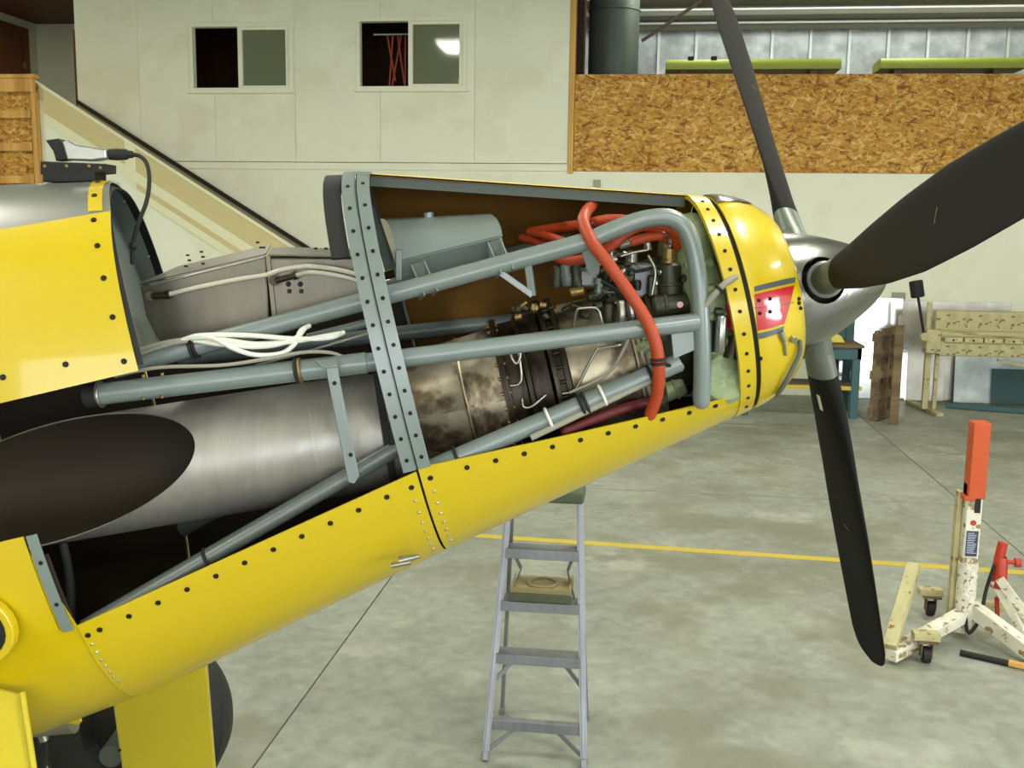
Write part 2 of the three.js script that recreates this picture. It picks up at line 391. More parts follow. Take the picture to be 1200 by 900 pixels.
{ // right and front walls with translucent daylight glazing
  const wz = [-1, 2.6], wy = [1.2, 3.6];
  structure(add('wall_right', [box(X1, X1 + 0.2, 0, Y1, -21.8, wz[0]), box(X1, X1 + 0.2, 0, Y1, wz[1], Z1), box(X1, X1 + 0.2, 0, wy[0], wz[0], wz[1]), box(X1, X1 + 0.2, wy[1], Y1, wz[0], wz[1])], M.wall));
  const fx = [-2.3, 8.7], fy = [0.4, 3.8];
  structure(add('wall_front', [box(X0, fx[0], 0, Y1, Z1, Z1 + 0.2), box(fx[1], X1, 0, Y1, Z1, Z1 + 0.2), box(fx[0], fx[1], 0, fy[0], Z1, Z1 + 0.2), box(fx[0], fx[1], fy[1], Y1, Z1, Z1 + 0.2)], M.wall));
  const glow = (k) => std({ color: 0xdfe4ea, roughness: 0.6, emissive: DAY, emissiveIntensity: k });
  const w3 = structure(group('window_3')); add('glazing', box(X1 + 0.02, X1 + 0.05, wy[0], wy[1], wz[0], wz[1]), glow(DAY_POWER * 3), w3);
  add('window_frame', [box(X1, X1 + 0.12, wy[0], wy[0] + 0.05, wz[0], wz[1]), box(X1, X1 + 0.12, wy[1] - 0.05, wy[1], wz[0], wz[1]), box(X1, X1 + 0.12, wy[0], wy[1], wz[0], wz[0] + 0.05), box(X1, X1 + 0.12, wy[0], wy[1], wz[1] - 0.05, wz[1])], M.frame, w3);
  const w4 = structure(group('window_4')); add('glazing', box(fx[0], fx[1], fy[0], fy[1], Z1 + 0.02, Z1 + 0.05), glow(DAY_POWER), w4);
  for (let i = 0; i <= 7; i++) add('mullion', box(fx[0] + 11 / 7 * i - 0.03, fx[0] + 11 / 7 * i + 0.03, fy[0], fy[1], Z1 - 0.01, Z1 + 0.12), M.frame, w4);
}
{ // landing at the head of the stair, with its door
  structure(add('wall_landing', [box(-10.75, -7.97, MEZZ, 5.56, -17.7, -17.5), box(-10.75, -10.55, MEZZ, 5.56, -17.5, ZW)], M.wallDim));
  structure(add('ceiling_landing', box(-10.75, -7.97, 5.56, 5.66, -17.7, ZW), M.brownDoor));
  const d = structure(group('door_1'));
  add('door_leaf', [box(-10.55, -10.52, MEZZ, 5.33, -17.05, -16.1, 0.004), box(-10.52, -10.51, 3.2, 4.1, -16.95, -16.2, 0.004), box(-10.52, -10.51, 4.25, 5.2, -16.95, -16.2, 0.004)], M.brownDoor, d);
  add('door_frame', [box(-10.55, -10.49, MEZZ, 5.42, -17.17, -17.05, 0.006), box(-10.55, -10.49, 5.33, 5.42, -17.05, -16.0, 0.006), box(-10.55, -10.49, MEZZ, 5.42, -16.1, -16.0, 0.006)], M.brownDoor, d);
  for (const y of [3.4, 4.75]) add('hinge', box(-10.525, -10.5, y, y + 0.1, -17.06, -17.0), M.brass, d);
  structure(add('trim_3', box(-8.06, -7.98, 3.7, 4.86, ZW - 0.25, ZW - 0.1, 0.005), M.brownDoor));
}
for (const [i, [x, z]] of LAMP_SPOTS.entries()) {       // high-bay fittings under the roof
  const t = group('ceiling_light', scene, V(x, Y1, z));
  tag(t, 'rectangular white high-bay light hung under the hangar roof', 'ceiling light', 'high-bay lights under the roof');
  add('housing', [box(-0.36, 0.36, -0.56, -0.46, -0.66, 0.66, 0.02)], M.frame, t);
  add('diffuser', box(-0.3, 0.3, -0.585, -0.565, -0.6, 0.6), std({ color: 0xffffff, emissive: LAMP, emissiveIntensity: 9 }), t);
  for (const s of [-0.5, 0.5]) add('hanger', rod(V(0, -0.46, s), V(0, -0.14, s), 0.008), M.stud, t);
}

for (const x of LOFT_FILL_SPOTS) {                           // unseen lamps added over the loft to brighten its rear wall
  const t = group('added_loft_lamp', scene, V(x, 5.86, -15.1)); t.lookAt(x, 4.2, -21.6);
  tag(t, 'unseen tilted lamp added over the loft to brighten its sheeted rear wall', 'lamp', 'added lamps over the loft');
  add('housing', box(-0.49, 0.49, -0.22, 0.22, -0.12, -0.03, 0.015), M.frame, t);
  add('diffuser', box(-0.45, 0.45, -0.2, 0.2, -0.03, -0.01), std({ color: 0xffffff, emissive: LAMP, emissiveIntensity: 6 }), t);
  add('hanger', rod(V(0, 0, -0.08), V(0, 0.17, -0.15), 0.012), M.stud, t);
}
{
  const t = group('added_landing_lamp', scene, V(-8.7, 5.56, -14.6));  // unseen lamp added to brighten the landing walls
  tag(t, 'unseen flat lamp added under the landing ceiling to brighten it', 'lamp');
  add('housing', box(-0.23, 0.23, -0.09, -0.01, -0.43, 0.43, 0.01), M.frame, t);
  add('diffuser', box(-0.2, 0.2, -0.11, -0.09, -0.4, 0.4), std({ color: 0xffffff, emissive: LAMP, emissiveIntensity: 6 }), t);
}
{ // what shows inside the open halves of the office windows
  const t = group('hanging_straps', scene, onZ(462, 42, -14.9));
  tag(t, 'orange straps hanging inside the office window nearer the strand board', 'straps');
  for (const [x, d, l] of [[-0.1, 0.12, 0.62], [-0.02, -0.05, 0.72], [0.05, 0.1, 0.66], [0.1, -0.14, 0.75], [0.16, 0.0, 0.7]]) add('strap', bar(V(x, 0, 0), V(x + d, -l, 0.02), 0.025, 0.008, 0.002, V(0, 0, 1)), M.orange, t);
  add('rail', rod(V(-0.3, 0.02, 0), V(0.3, 0.02, 0), 0.012), M.stud, t);
  const p = group('cable_pile', scene, onZ(255, 104, -14.75).setY(MEZZ + 0.95));
  tag(p, 'tangle of pale cable on a crate inside the window above the stair', 'cable');
  for (let i = 0; i < 3; i++) add('coil', tube([V(-0.3, 0.05, 0.02 * i), V(-0.2 + 0.1 * i, 0.17 - 0.04 * i, 0.05), V(0.02, 0.2 - 0.07 * i, -0.02), V(0.2, 0.04, 0.04 * i), V(0.32, 0.03, 0.08)], 0.014, 30, 8), M.clearHose, p);
  const c = group('storage_crate', scene, V(p.position.x, MEZZ, -14.75));
  tag(c, 'plain wooden crate under the pale cable inside the office window', 'crate');
  add('crate_body', box(-0.4, 0.4, 0, 0.92, -0.25, 0.25, 0.01), M.wood, c);
  for (const y of [0.2, 0.6]) add('batten', box(-0.41, 0.41, y, y + 0.08, 0.25, 0.27, 0.003), M.wood, c);
  p.position.y = MEZZ + 0.92;
}
// ---------------------------------------------------------------- stair and background things
{
  const t = group('staircase', scene, V(-8, 0, ZW));
  tag(t, 'boxed-in staircase with half-finished drywall side rising to the upper landing', 'staircase');
  const P = (px, py, z = -13.1) => onZ(px, py, z).sub(t.position);
  const top0 = P(40, 95), top1 = P(345, 291), k = (top1.y - top0.y) / (top1.x - top0.x), xe = top0.x - top0.y / k;
  const prism = (pts, z0, z1) => { const s = new THREE.Shape(pts.map((p) => new THREE.Vector2(p[0], p[1]))); const g = new THREE.ExtrudeGeometry(s, { depth: z1 - z0, bevelEnabled: false }); g.translate(0, 0, z0); return uvBox(g); };
  const zf = -13.1 - ZW, line = (x, off) => top0.y + k * (x - top0.x) + off;
  add('side_wall', prism([[top0.x, 0], [xe - 0.3, 0], [top0.x, line(top0.x, -0.19)]], zf - 0.1, zf), M.wall, t);
  const band = (xa, xb, o1, o2, z0, z1, m, nm) => add(nm, prism([[xa, line(xa, o1)], [xb, line(xb, o1)], [xb, line(xb, o2)], [xa, line(xa, o2)]], z0, z1), m, t);
  const x2 = xe + 0.2;
  band(top0.x, x2, 0, -0.2, zf - 0.1, zf + 0.004, M.tan, 'drywall_edge');
  band(top0.x + 0.12, top0.x + 1.22, -0.02, -0.33, zf, zf + 0.012, M.tan, 'drywall_panel');
  band(top0.x + 1.36, top0.x + 3.3, -0.04, -0.55, zf, zf + 0.012, M.tan, 'drywall_panel');
  band(top0.x + 0.05, x2 - 0.4, -0.33, -0.47, zf, zf + 0.015, M.mud, 'joint_compound');
  band(top0.x + 1.22, top0.x + 1.36, -0.02, -0.5, zf, zf + 0.014, M.mud, 'joint_compound');
  band(top0.x + 1.5, x2 - 0.4, -0.55, -0.66, zf, zf + 0.016, M.mud, 'joint_compound');
  const w0 = onZ(92, 119, ZW + 0.05).sub(t.position), w1 = onZ(362, 291, ZW + 0.05).sub(t.position), kw = (w1.y - w0.y) / (w1.x - w0.x), wl = (x, o) => w0.y + kw * (x - w0.x) + o;
  add('wall_string', prism([[w0.x - 0.02, wl(w0.x, 0.02)], [x2, wl(x2, 0)], [x2, wl(x2, -0.3)], [w0.x - 0.02, wl(w0.x, -0.3)]], 0.03, 0.05), M.stringer, t);
  add('shadow_gap_strip', prism([[w0.x - 0.02, wl(w0.x, 0.03)], [x2, wl(x2, 0.03)], [x2, wl(x2, -0.03)], [w0.x - 0.02, wl(w0.x, -0.03)]], 0.03, 0.075), M.rust, t);  // dark strip stands in for the shadow gap above the string
  band(top0.x, x2, 0.02, -0.02, zf - 0.02, zf + 0.018, M.mud, 'corner_bead');
  for (let i = 0; i < 14; i++) { const x = top0.x + 0.1 + i * 0.33; if (x > x2 - 0.5) break; add('tread', box(x, x + 0.34, line(x + 0.33, 0) - 0.5, line(x + 0.33, 0) - 0.46, 0.05, zf - 0.05), M.wood, t); }
}
{
  const t = group('stud_partition', scene, V(-8.9, 0, -13));
  tag(t, 'unfinished wooden stud partition backed with strand board beside the stair head', 'partition');
  const x1 = 1.0, x0 = -1.4, y0 = 0, y1 = 4.06;
  add('backing_board', box(x0, x1, y0, y1 - 0.1, -0.09, -0.075, 0, 1), M.osb, t);
  add('top_plate', box(x0, x1 + 0.02, y1 - 0.05, y1, -0.09, 0.05, 0.004), M.wood, t);
  add('top_plate', box(x0, x1, y1 - 0.22, y1 - 0.05, -0.02, 0.03, 0.004), M.wood, t);
  for (const x of [x1 - 0.04, x1 - 0.62, x1 - 1.2, x1 - 1.8]) add('stud', box(x - 0.02, x + 0.04, y0, y1 - 0.22, -0.075, 0.015, 0.004), M.wood, t);
  for (let k = 0; k < 4; k++) for (let j = 0; j < 8; j++) { const xr = x1 - 0.08 - k * 0.59, y = y1 - 0.55 - j * 0.42; if (xr - 0.5 < x0) continue; add('blocking', box(xr - 0.48, xr, y, y + 0.1, -0.075, -0.0, 0.003), M.wood, t); }
}
{
  const t = group('vertical_duct', scene, V(-0.5, MEZZ - 0.02, -15.5));
  tag(t, 'wide round grey duct standing behind the strand board parapet', 'duct');
  add('duct_body', turned([[0, 0.36], [1.15, 0.36], [1.16, 0.375], [1.19, 0.375], [1.2, 0.36], [2.3, 0.36], [2.31, 0.375], [2.34, 0.375], [2.35, 0.36], [3.06, 0.36]], V(0, 0, 0), V(0, 1, 0)), M.duct, t);
  tag(add('steel_post', box(-1.0, -0.9, MEZZ - 0.02, Y1, -15.2, -15.1, 0.01), M.rust), 'dark steel post beside the round grey duct in the loft', 'post');
  tag(add('roof_brace', bar(onZ(752, 48, -18), onZ(822, 1, -18), 0.05, 0.05), M.rust), 'thin dark diagonal roof brace right of the grey duct', 'brace');
}
{ // two lime green wing panels lying on the loft
  const wing = (xa, xb, lab, bits) => {
    const t = group('wing_panel', scene, V(xa, MEZZ + 0.02, -15.4));
    tag(t, lab, 'wing panel');
    const s = new THREE.Shape(); s.moveTo(-0.28, 0); s.quadraticCurveTo(-0.3, 0.1, -0.24, 0.14); s.lineTo(0.24, 0.12); s.quadraticCurveTo(0.3, 0.06, 0.24, 0); s.closePath();
    const g = new THREE.ExtrudeGeometry(s, { depth: xb - xa, bevelEnabled: false }); g.rotateY(Math.PI / 2); g.translate(0, 1.42, 0);
    add('skin', g, M.lime, t);
    for (const x of [0.2, xb - xa - 0.4]) add('support', box(x, x + 0.1, 0, 1.42, -0.2, 0.2), M.weathered, t);
    for (const x of bits) add('hinge_bracket', box(x, x + 0.08, 1.5, 1.6, 0.1, 0.26, 0.006), M.rust, t);
  };
  wing(0.25, 2.63, 'lime green wing panel with dark brackets lying above the parapet', [0.3, 0.62]);
  wing(3.15, 5.05, 'plain lime green wing panel lying above the parapet near the far blade', []);
}
tag(add('junction_box', box(-0.67, -0.58, 2.74, 2.83, ZW, ZW + 0.05, 0.005), M.stringer), 'small grey junction box on the cream wall below the strand board', 'junction box');
tag(add('wall_vent', [box(3.28, 3.45, 1.3, 1.41, ZW, ZW + 0.03, 0.004), box(3.29, 3.44, 1.33, 1.34, ZW + 0.03, ZW + 0.036), box(3.29, 3.44, 1.37, 1.38, ZW + 0.03, ZW + 0.036)], M.stringer), 'small grey vent plate on the wall above the bright sheets', 'vent');
{ // sheets of metal leaning on the wall
  const sheet = (x0, x1, h, y0, lean, z, m, lab, turn = 0) => {
    const g = new RoundedBoxGeometry(x1 - x0, h, 0.006, 1, 0.002); g.translate(0, h / 2, 0);
    const s = add('metal_sheet', uvBox(g), m); s.position.set((x0 + x1) / 2, y0, z); s.rotation.set(-lean, turn, 0);
    tag(s, lab, 'metal sheet');
  };
  sheet(3.35, 4.78, 1.3, 0.004, 0.05, ZW + 0.085, M.sheetMetal, 'longest dull metal sheet leaning on the wall behind the folding machine');
  sheet(2.62, 3.42, 1.33, 0.004, 0.06, ZW + 0.12, M.mirror, 'bright mirror-like metal sheet glaring white beside the leaning pallet');
  sheet(3.36, 3.98, 1.12, 0.004, 0.07, ZW + 0.16, M.sheetMetal, 'shorter grey metal sheet standing just left of the folding machine frame');
  sheet(3.2, 3.5, 0.66, 0.004, 0.1, ZW + 0.2, M.mirror, 'low bright offcut of metal sheet in front of the glaring sheet');
  sheet(4.1, 5.6, 0.62, 0.004, 0.1, ZW + 0.2, M.galvan, 'low wide metal sheet leaning under the folding machine beam');
  sheet(4.55, 5.9, 0.46, 0.004, 0.14, ZW + 0.26, M.teal, 'dark blue-green sheet leaning lowest under the folding machine beam');
}
{ // sheet metal folding machine
  const o = V(3.55, 0, -13.0), t = group('folding_machine', scene, o);
  tag(t, 'cream chipped-paint sheet metal folding machine with a black counterweight arm', 'folding machine');
  const len = 2.9;
  add('upper_beam', box(0.0, len, 0.98, 1.26, -0.16, -0.05, 0.012), M.brake, t);
  add('clamp_beam', turned([[0.06, 0.03], [0.06, 0.05], [len, 0.05], [len, 0.03]], V(0, 0.98, 0.0), V(1, 0, 0)), M.brake, t);
  add('lower_apron', box(0.05, len, 0.72, 0.9, -0.05, 0.02, 0.01), M.brake, t);
  for (let i = 0; i < 12; i++) add('clamp_finger', box(0.1 + i * 0.23, 0.31 + i * 0.23, 0.885, 0.945, -0.02, 0.045, 0.006), M.brake, t);
  for (let i = 0; i < 12; i++) add('bolt', rod(V(0.2 + i * 0.23, 0.915, 0.04), V(0.2 + i * 0.23, 0.915, 0.058), 0.012), M.rust, t);
  for (const x of [0, len - 0.1]) {
    add('end_frame', [box(x - 0.12, x + 0.06, 0.74, 1.04, -0.12, 0.06, 0.02), box(x - 0.1, x - 0.04, 0.9, 1.36, -0.1, -0.06, 0.012), rod(V(x - 0.14, 0.95, 0.02), V(x - 0.14, 0.95, 0.09), 0.05)], M.brake, t);
    add('leg', [box(x - 0.09, x - 0.02, 0.05, 0.76, -0.09, -0.02, 0.008), box(x + 0.03, x + 0.08, 0.05, 0.76, -0.08, -0.03, 0.008)], M.brake, t);
    add('foot', bar(V(x - 0.06, 0.026, -0.75), V(x + 0.06, 0.026, 0.22), 0.09, 0.05, 0.008), M.brake, t);
  }
  add('counterweight_arm', rod(V(-0.14, 0.95, 0.04), V(-0.26, 1.5, 0.04), 0.016), M.rubber, t);
  add('counterweight', turned([[0, 0.02], [0, 0.07], [0.01, 0.08], [0.19, 0.08], [0.2, 0.07], [0.2, 0.0]], V(-0.245, 1.42, 0.04), V(-0.2, 1, 0)), M.rubber, t);
  add('brace', bar(V(0.75, 0.68, -0.05), V(len - 0.3, 0.3, -0.1), 0.03, 0.03), M.brake, t);
}
tag(add('floor_timber', bar(onFloor(1108, 478).setY(0.035), onFloor(1330, 494).setY(0.035), 0.09, 0.06, 0.004), M.teal), 'painted blue-green timber lying on the floor under the folding machine', 'timber');
{ // work table with a yellow cover on it
  const o = V(1.75, 0, -12.75), t = group('work_table', scene, o);
  tag(t, 'blue-green metal work table with a wooden top and raised back', 'table');
  add('table_top', box(-0.6, 0.86, 0.84, 0.88, -0.35, 0.35, 0.008), M.weathered, t);
  add('apron', [box(-0.58, 0.84, 0.7, 0.84, 0.27, 0.32, 0.01), box(0.78, 0.84, 0.7, 0.84, -0.33, 0.32, 0.01)], M.teal, t);
  for (const x of [-0.52, 0.74]) for (const z of [-0.3, 0.24]) add('leg', box(x, x + 0.09, 0, 0.72, z, z + 0.08, 0.006), M.teal, t);
  add('back_panel', [box(0.3, 0.82, 0.88, 1.28, -0.35, -0.3, 0.008), box(0.76, 0.86, 0.5, 1.34, -0.36, -0.28, 0.006)], M.teal, t);
  add('lower_shelf', box(-0.55, 0.86, 0.36, 0.38, -0.3, 0.3, 0.004), M.weathered, t);
  add('shelf_edge', box(-0.55, 0.86, 0.34, 0.385, 0.3, 0.315), M.yellowLine, t);
  add('vice_box', box(0.42, 0.62, 0.385, 0.72, -0.1, 0.15, 0.01), M.rubber, t);
  const s = new THREE.Shape([[0, 0], [0.42, 0], [0.38, 0.06], [0.2, 0.16], [0.06, 0.17], [0, 0.1]].map(([x, y]) => new THREE.Vector2(x, y)));
  const g = new THREE.ExtrudeGeometry(s, { depth: 0.2, bevelEnabled: true, bevelSize: 0.012, bevelThickness: 0.012, bevelSegments: 2 });
  const y = add('tool_case', g, M.yellowGear); y.position.set(1.98, 0.895, -12.75); tag(y, 'small yellow wedge-shaped tool case on the work table', 'tool case');
}
{ // old pallet on end
  const t = group('wooden_pallet', scene, V(2.88, 0, -12.55)); t.rotation.y = -0.6;
  tag(t, 'weathered wooden pallet standing on end beside the work table', 'pallet');
  for (const z of [-0.24, 0, 0.24]) add('runner', box(-0.045, 0.045, 0, 1.06, z - 0.025, z + 0.025, 0.004), M.weathered, t);
  for (let i = 0; i < 5; i++) add('deck_board', box(0.045, 0.065, 0.02 + i * 0.245, 0.11 + i * 0.245, -0.27, 0.27, 0.003), M.weathered, t);
  for (let i = 0; i < 3; i++) add('bottom_board', box(-0.065, -0.045, 0.05 + i * 0.44, 0.15 + i * 0.44, -0.27, 0.27, 0.003), M.weathered, t);
  tag(add('wooden_board', bar(V(2.93, 0, -12.16), V(2.95, 1.14, -12.26), 0.1, 0.03, 0.003, V(0, 0, 1)), M.weathered), 'single weathered board leaning against the pallet', 'board');
}

// ---------------------------------------------------------------- step ladder
{
  const o = V(-0.37, 0, -4.05), t = group('step_ladder', scene, o);
  tag(t, 'aluminium step ladder with green plastic cap and bucket shelf under the engine cowling', 'step ladder');
  const H = 1.09, fz = 0.1, tz = -0.16, P = (u, y, dz = 0) => V(u * (0.203 - 0.058 * y / H), y, fz + (tz - fz) * y / H + dz);
  for (const s of [-1, 1]) {
    add('side_rail', [bar(P(s, 0.02), P(s, H - 0.05), 0.018, 0.05, 0.003, V(0, 0, 1)), bar(P(s, 0.02, 0.02), P(s, H - 0.05, 0.02), 0.03, 0.006, 0.001, V(0, 0, 1))], M.ladder, t);
    add('rear_rail', bar(V(s * 0.19, 0.02, -0.32), V(s * 0.14, H - 0.05, tz - 0.04), 0.016, 0.034, 0.003, V(0, 0, 1)), M.ladder, t);
    add('foot', bar(P(s, 0, 0), P(s, 0.035, 0), 0.026, 0.06, 0.004, V(0, 0, 1)), M.ladder, t);
    add('foot', bar(V(s * 0.19, 0, -0.32), V(s * 0.189, 0.03, -0.318), 0.024, 0.045, 0.004, V(0, 0, 1)), M.ladder, t);
    for (const y of [0.16, 0.43]) add('knee_brace', bar(V(s * (y < 0.2 ? 0.07 : 0.09), y - 0.02, P(0, y).z), P(s, y - 0.13), 0.006, 0.018, 0.001), M.ladder, t);
    add('spreader', bar(P(s * 0.96, 0.62, -0.02), V(s * 0.165, 0.6, -0.25), 0.006, 0.02, 0.001), M.ladder, t);
    add('shelf_bracket', [bar(P(s * 0.9, 0.86), V(s * 0.1, 0.73, -0.18), 0.006, 0.016, 0.001), bar(V(s * 0.1, 0.73, -0.18), V(s * 0.15, 0.6, -0.06), 0.006, 0.016, 0.001)], M.ladder, t);
  }
  for (const y of [0.16, 0.43, 0.64, 0.85]) {
    const w = P(1, y).x - 0.006, z = P(0, y).z, d = y < 0.2 ? 0.02 : 0.045;
    add('step', [box(-w, w, y - 0.006, y, z - d, z + d - 0.01, 0.002), box(-w, w, y - 0.042, y, z + d - 0.012, z + d - 0.006, 0.002), box(-w, w, y - 0.03, y, z - d, z - d + 0.005, 0.002)], M.ladder, t);
  }
  add('top_cap', [box(-0.165, 0.165, H - 0.05, H, tz - 0.1, tz + 0.06, 0.012), ...[-0.1, 0, 0.1].map((x) => rod(V(x, H, tz - 0.02), V(x, H + 0.006, tz - 0.02), 0.02))], M.capGreen, t);
  const sy = 0.69;
  const sh = add('bucket_shelf', [box(-0.125, 0.125, sy - 0.012, sy, -0.21, -0.02, 0.006), box(-0.125, 0.125, sy - 0.03, sy + 0.012, -0.03, -0.018, 0.004), box(-0.125, -0.113, sy - 0.03, sy + 0.012, -0.21, -0.02, 0.004), box(0.113, 0.125, sy - 0.03, sy + 0.012, -0.21, -0.02, 0.004), torus(V(0, sy + 0.002, -0.115), V(0, 1, 0), 0.06, 0.008)], M.trayTan, t);
  sh.rotation.x = 0;
  add('shelf_rim', box(-0.13, 0.13, sy - 0.045, sy - 0.01, -0.016, -0.006, 0.003), M.capGreen, t);
}

// ---------------------------------------------------------------- hydraulic jack
{
  const o = V(1.8, 0, -5.66), t = group('hydraulic_jack', scene, o);
  tag(t, 'white hydraulic jack with orange upper mast and splayed chipped legs on casters', 'jack');
  add('mast', [box(-0.042, 0.042, 0.03, 0.86, -0.04, 0.04, 0.01), rod(V(0, 0.03, 0.01), V(0, 0.42, 0.01), 0.052)], M.jackWhite, t);
  add('rear_channel', box(-0.072, -0.042, 0.05, 0.8, -0.07, -0.02, 0.005), M.brake, t);
  add('mast_sleeve', [box(-0.042, 0.05, 0.775, 1.19, -0.045, 0.05, 0.01), box(-0.058, 0.0, 0.765, 0.79, -0.04, 0.05, 0.004)], M.orange, t);
  add('lift_slot', box(0.0, 0.03, 0.7, 0.775, 0.038, 0.044, 0.002), M.rubber, t);
  const lab = canvasTex(64, 128, (g, w, h) => { g.fillStyle = '#2c3552'; g.fillRect(0, 0, w, h); g.fillStyle = '#c6ccd8'; for (let i = 0; i < 12; i++) g.fillRect(7, 10 + i * 9, 36 + (i * 13) % 16, 3); });
  const lp = new THREE.BoxGeometry(0.06, 0.14, 0.002); lp.translate(0.0, 0.53, 0.042);
  add('label_plate', lp, std({ map: lab, roughness: 0.5 }), t);
  add('red_emblem', rod(V(0.0, 0.645, 0.039), V(0.0, 0.645, 0.044), 0.015), M.jackRed, t);
  const g = (px, py, h = 0) => onFloor(px, py, h).sub(o);
  const A = g(1042, 768, 0.05), B = V(-0.03, 0.15, 0.04);
  add('leg', [bar(V(0, 0.13, 0.02), A, 0.08, 0.06, 0.006), plate([B, V(-0.2, 0.07, 0.11), V(-0.02, 0.06, 0.05)], 0.008, 0.001)], M.jackWhite, t);
  const Cc = g(1098, 745, 0.36).setZ(A.z - 0.25); 
  add('leg', bar(A.clone().setY(0.09), V(A.x + 0.2, 0.4, A.z - 0.42), 0.07, 0.05, 0.006), M.brake, t);
  add('leg', bar(V(0.04, 0.16, 0), g(1215, 770, 0.05), 0.07, 0.08, 0.006), M.jackWhite, t);
  add('leg', bar(V(0.02, 0.16, -0.04), V(0.62, 0.08, -0.3), 0.05, 0.05, 0.006), M.brake, t);
  for (const [px, py] of [[1085, 766], [1090, 712]]) {
    const c = g(px, py, 0.045), w = group('caster', t, V(c.x, 0, c.z));
    add('wheel', rod(V(-0.018, 0.042, 0), V(0.018, 0.042, 0), 0.042), M.rubber, w);
    add('fork', [box(-0.03, -0.022, 0.03, 0.115, -0.02, 0.02, 0.002), box(0.022, 0.03, 0.03, 0.115, -0.02, 0.02, 0.002), box(-0.05, 0.05, 0.11, 0.12, -0.045, 0.045, 0.002)], M.weathered, w);
    add('mount_plate', box(-0.07, 0.06, 0.12, 0.16, -0.04, 0.03, 0.004), M.brake, w);
  }
  const pz = -0.02, pb = onZ(1170, 690, o.z + pz).sub(o), pt = onZ(1174, 640, o.z + pz).sub(o), foot = onZ(1206, 755, o.z + 0.08).sub(o);
  add('pump_strut', [bar(onZ(1165, 680, o.z + pz).sub(o), foot, 0.05, 0.035, 0.004), bar(onZ(1171, 678, o.z + pz + 0.05).sub(o), onZ(1212, 735, o.z + 0.12).sub(o), 0.012, 0.05, 0.003)], M.jackWhite, t);
  add('pump_body', turned([[0, 0.025], [0.01, 0.042], [0.16, 0.036], [0.18, 0.03]], pb, pt.clone().sub(pb)), M.jackRed, t);
  add('pump_head', [rod(pt.clone().add(V(-0.01, -0.08, 0)), pt.clone().add(V(0.005, 0.02, 0)), 0.026), rod(pt.clone().add(V(-0.03, -0.08, 0.01)), pt.clone().add(V(0.085, -0.085, 0.01)), 0.012), rod(pt.clone().add(V(0.07, -0.085, 0.01)), pt.clone().add(V(0.1, -0.085, 0.01)), 0.024)], M.jackRed, t);
  add('pump_lever', rod(onZ(1168, 700, o.z + pz).sub(o), onZ(1169, 728, o.z + pz).sub(o), 0.012), M.jackRed, t);
  add('hose', tube([pt.clone().add(V(-0.04, -0.1, 0.03)), onZ(1156, 690, o.z).sub(o), onZ(1148, 725, o.z + 0.05).sub(o), onZ(1135, 742, o.z + 0.1).sub(o), V(-0.01, 0.13, 0.07)], 0.01), M.rubber, t);
  const h = group('jack_handle', scene, onFloor(1125, 768).setY(0));
  tag(h, 'black pump handle bar with a pale wooden grip lying on the floor', 'handle');
  const e1 = onFloor(1182, 781).sub(h.position), e2 = onFloor(1212, 788).sub(h.position);
  add('steel_bar', rod(V(0, 0.016, 0), e1.clone().setY(0.016), 0.016), M.rubber, h);
  add('grip', rod(e1.clone().setY(0.018), e2.clone().setY(0.018), 0.018), M.wood, h);
}

// ---------------------------------------------------------------- the aircraft: x forward, y up, z towards the camera side
const hubW = camP.clone().addScaledVector(ray(962, 333), 2.9), HY = hubW.y;
const air = group('airplane', scene, V(hubW.x, 0, hubW.z));
air.rotation.y = rad(9); air.updateMatrixWorld(true);
tag(air, 'yellow turboprop airplane with its engine cowling panels taken off', 'airplane');
const toAir = air.matrixWorld.clone().invert(), camA = camP.clone().applyMatrix4(toAir);
const L = (px, py, z) => { const r = ray(px, py).transformDirection(toAir); return camA.clone().addScaledVector(r, (z - camA.z) / r.z); };
const camInv = camera.matrixWorld.clone().invert();
const toPx = (p) => { const q = p.clone().applyMatrix4(air.matrixWorld).applyMatrix4(camInv); return [600 + FPX * q.x / -q.z, 450 - FPX * q.y / -q.z]; };
const AL = rad(13.5), CA = Math.cos(AL), SA = Math.sin(AL);
const FWD = V(CA, SA, 0), BACK = V(-CA, -SA, 0), UP = V(-SA, CA, 0);
const at = (s, v, z) => V(-s * CA - v * SA, HY - s * SA + v * CA, z);             // s metres behind the propeller hub, v above the thrust line
const vOf = (px, py, z) => { const p = L(px, py, z); return -p.x * SA + (p.y - HY) * CA; };
const STN = [[0.28, 0.31, -0.295, 0.01, 0.30, 2.1], [1.18, 0.575, -0.485, 0.05, 0.40, 2.4], [2.07, 0.74, -0.68, 0.05, 0.50, 2.8], [3.3, 0.92, -0.86, 0.05, 0.55, 2.8]];
function stn(s) {
  let k = 0; while (k < STN.length - 2 && s > STN[k + 1][0]) k++;
  const a = STN[k], b = STN[k + 1], t = (s - a[0]) / (b[0] - a[0]);
  return a.map((v, i) => v + (b[i] - v) * t);
}
const pw = (v, e) => Math.sign(v) * Math.abs(v) ** e;
function S(s, th, off = 0) {
  const [, vt, vb, vc, w, n] = stn(s), c = Math.cos(th), q = Math.sin(th);
  const p = at(s, vc + (c > 0 ? vt - vc + off : vc - vb + off) * pw(c, 2 / n), (w + off) * pw(q, 2 / n));
  return p;
}
function thV(s, v) {                                     // angle on the near side where the skin stands at height v
  const [, vt, vb, vc, , n] = stn(s), h = v > vc ? vt - vc : vc - vb;
  return Math.acos(clamp(pw((v - vc) / h, n / 2), -1, 1));
}
const skinNormal = (s, th) => { const e = 0.01; const n = S(s, th + e).sub(S(s, th - e)).cross(S(s + e, th).sub(S(s - e, th))).normalize(); const [, , , vc] = stn(s); return n.dot(S(s, th).sub(at(s, vc, 0))) < 0 ? n.negate() : n; };
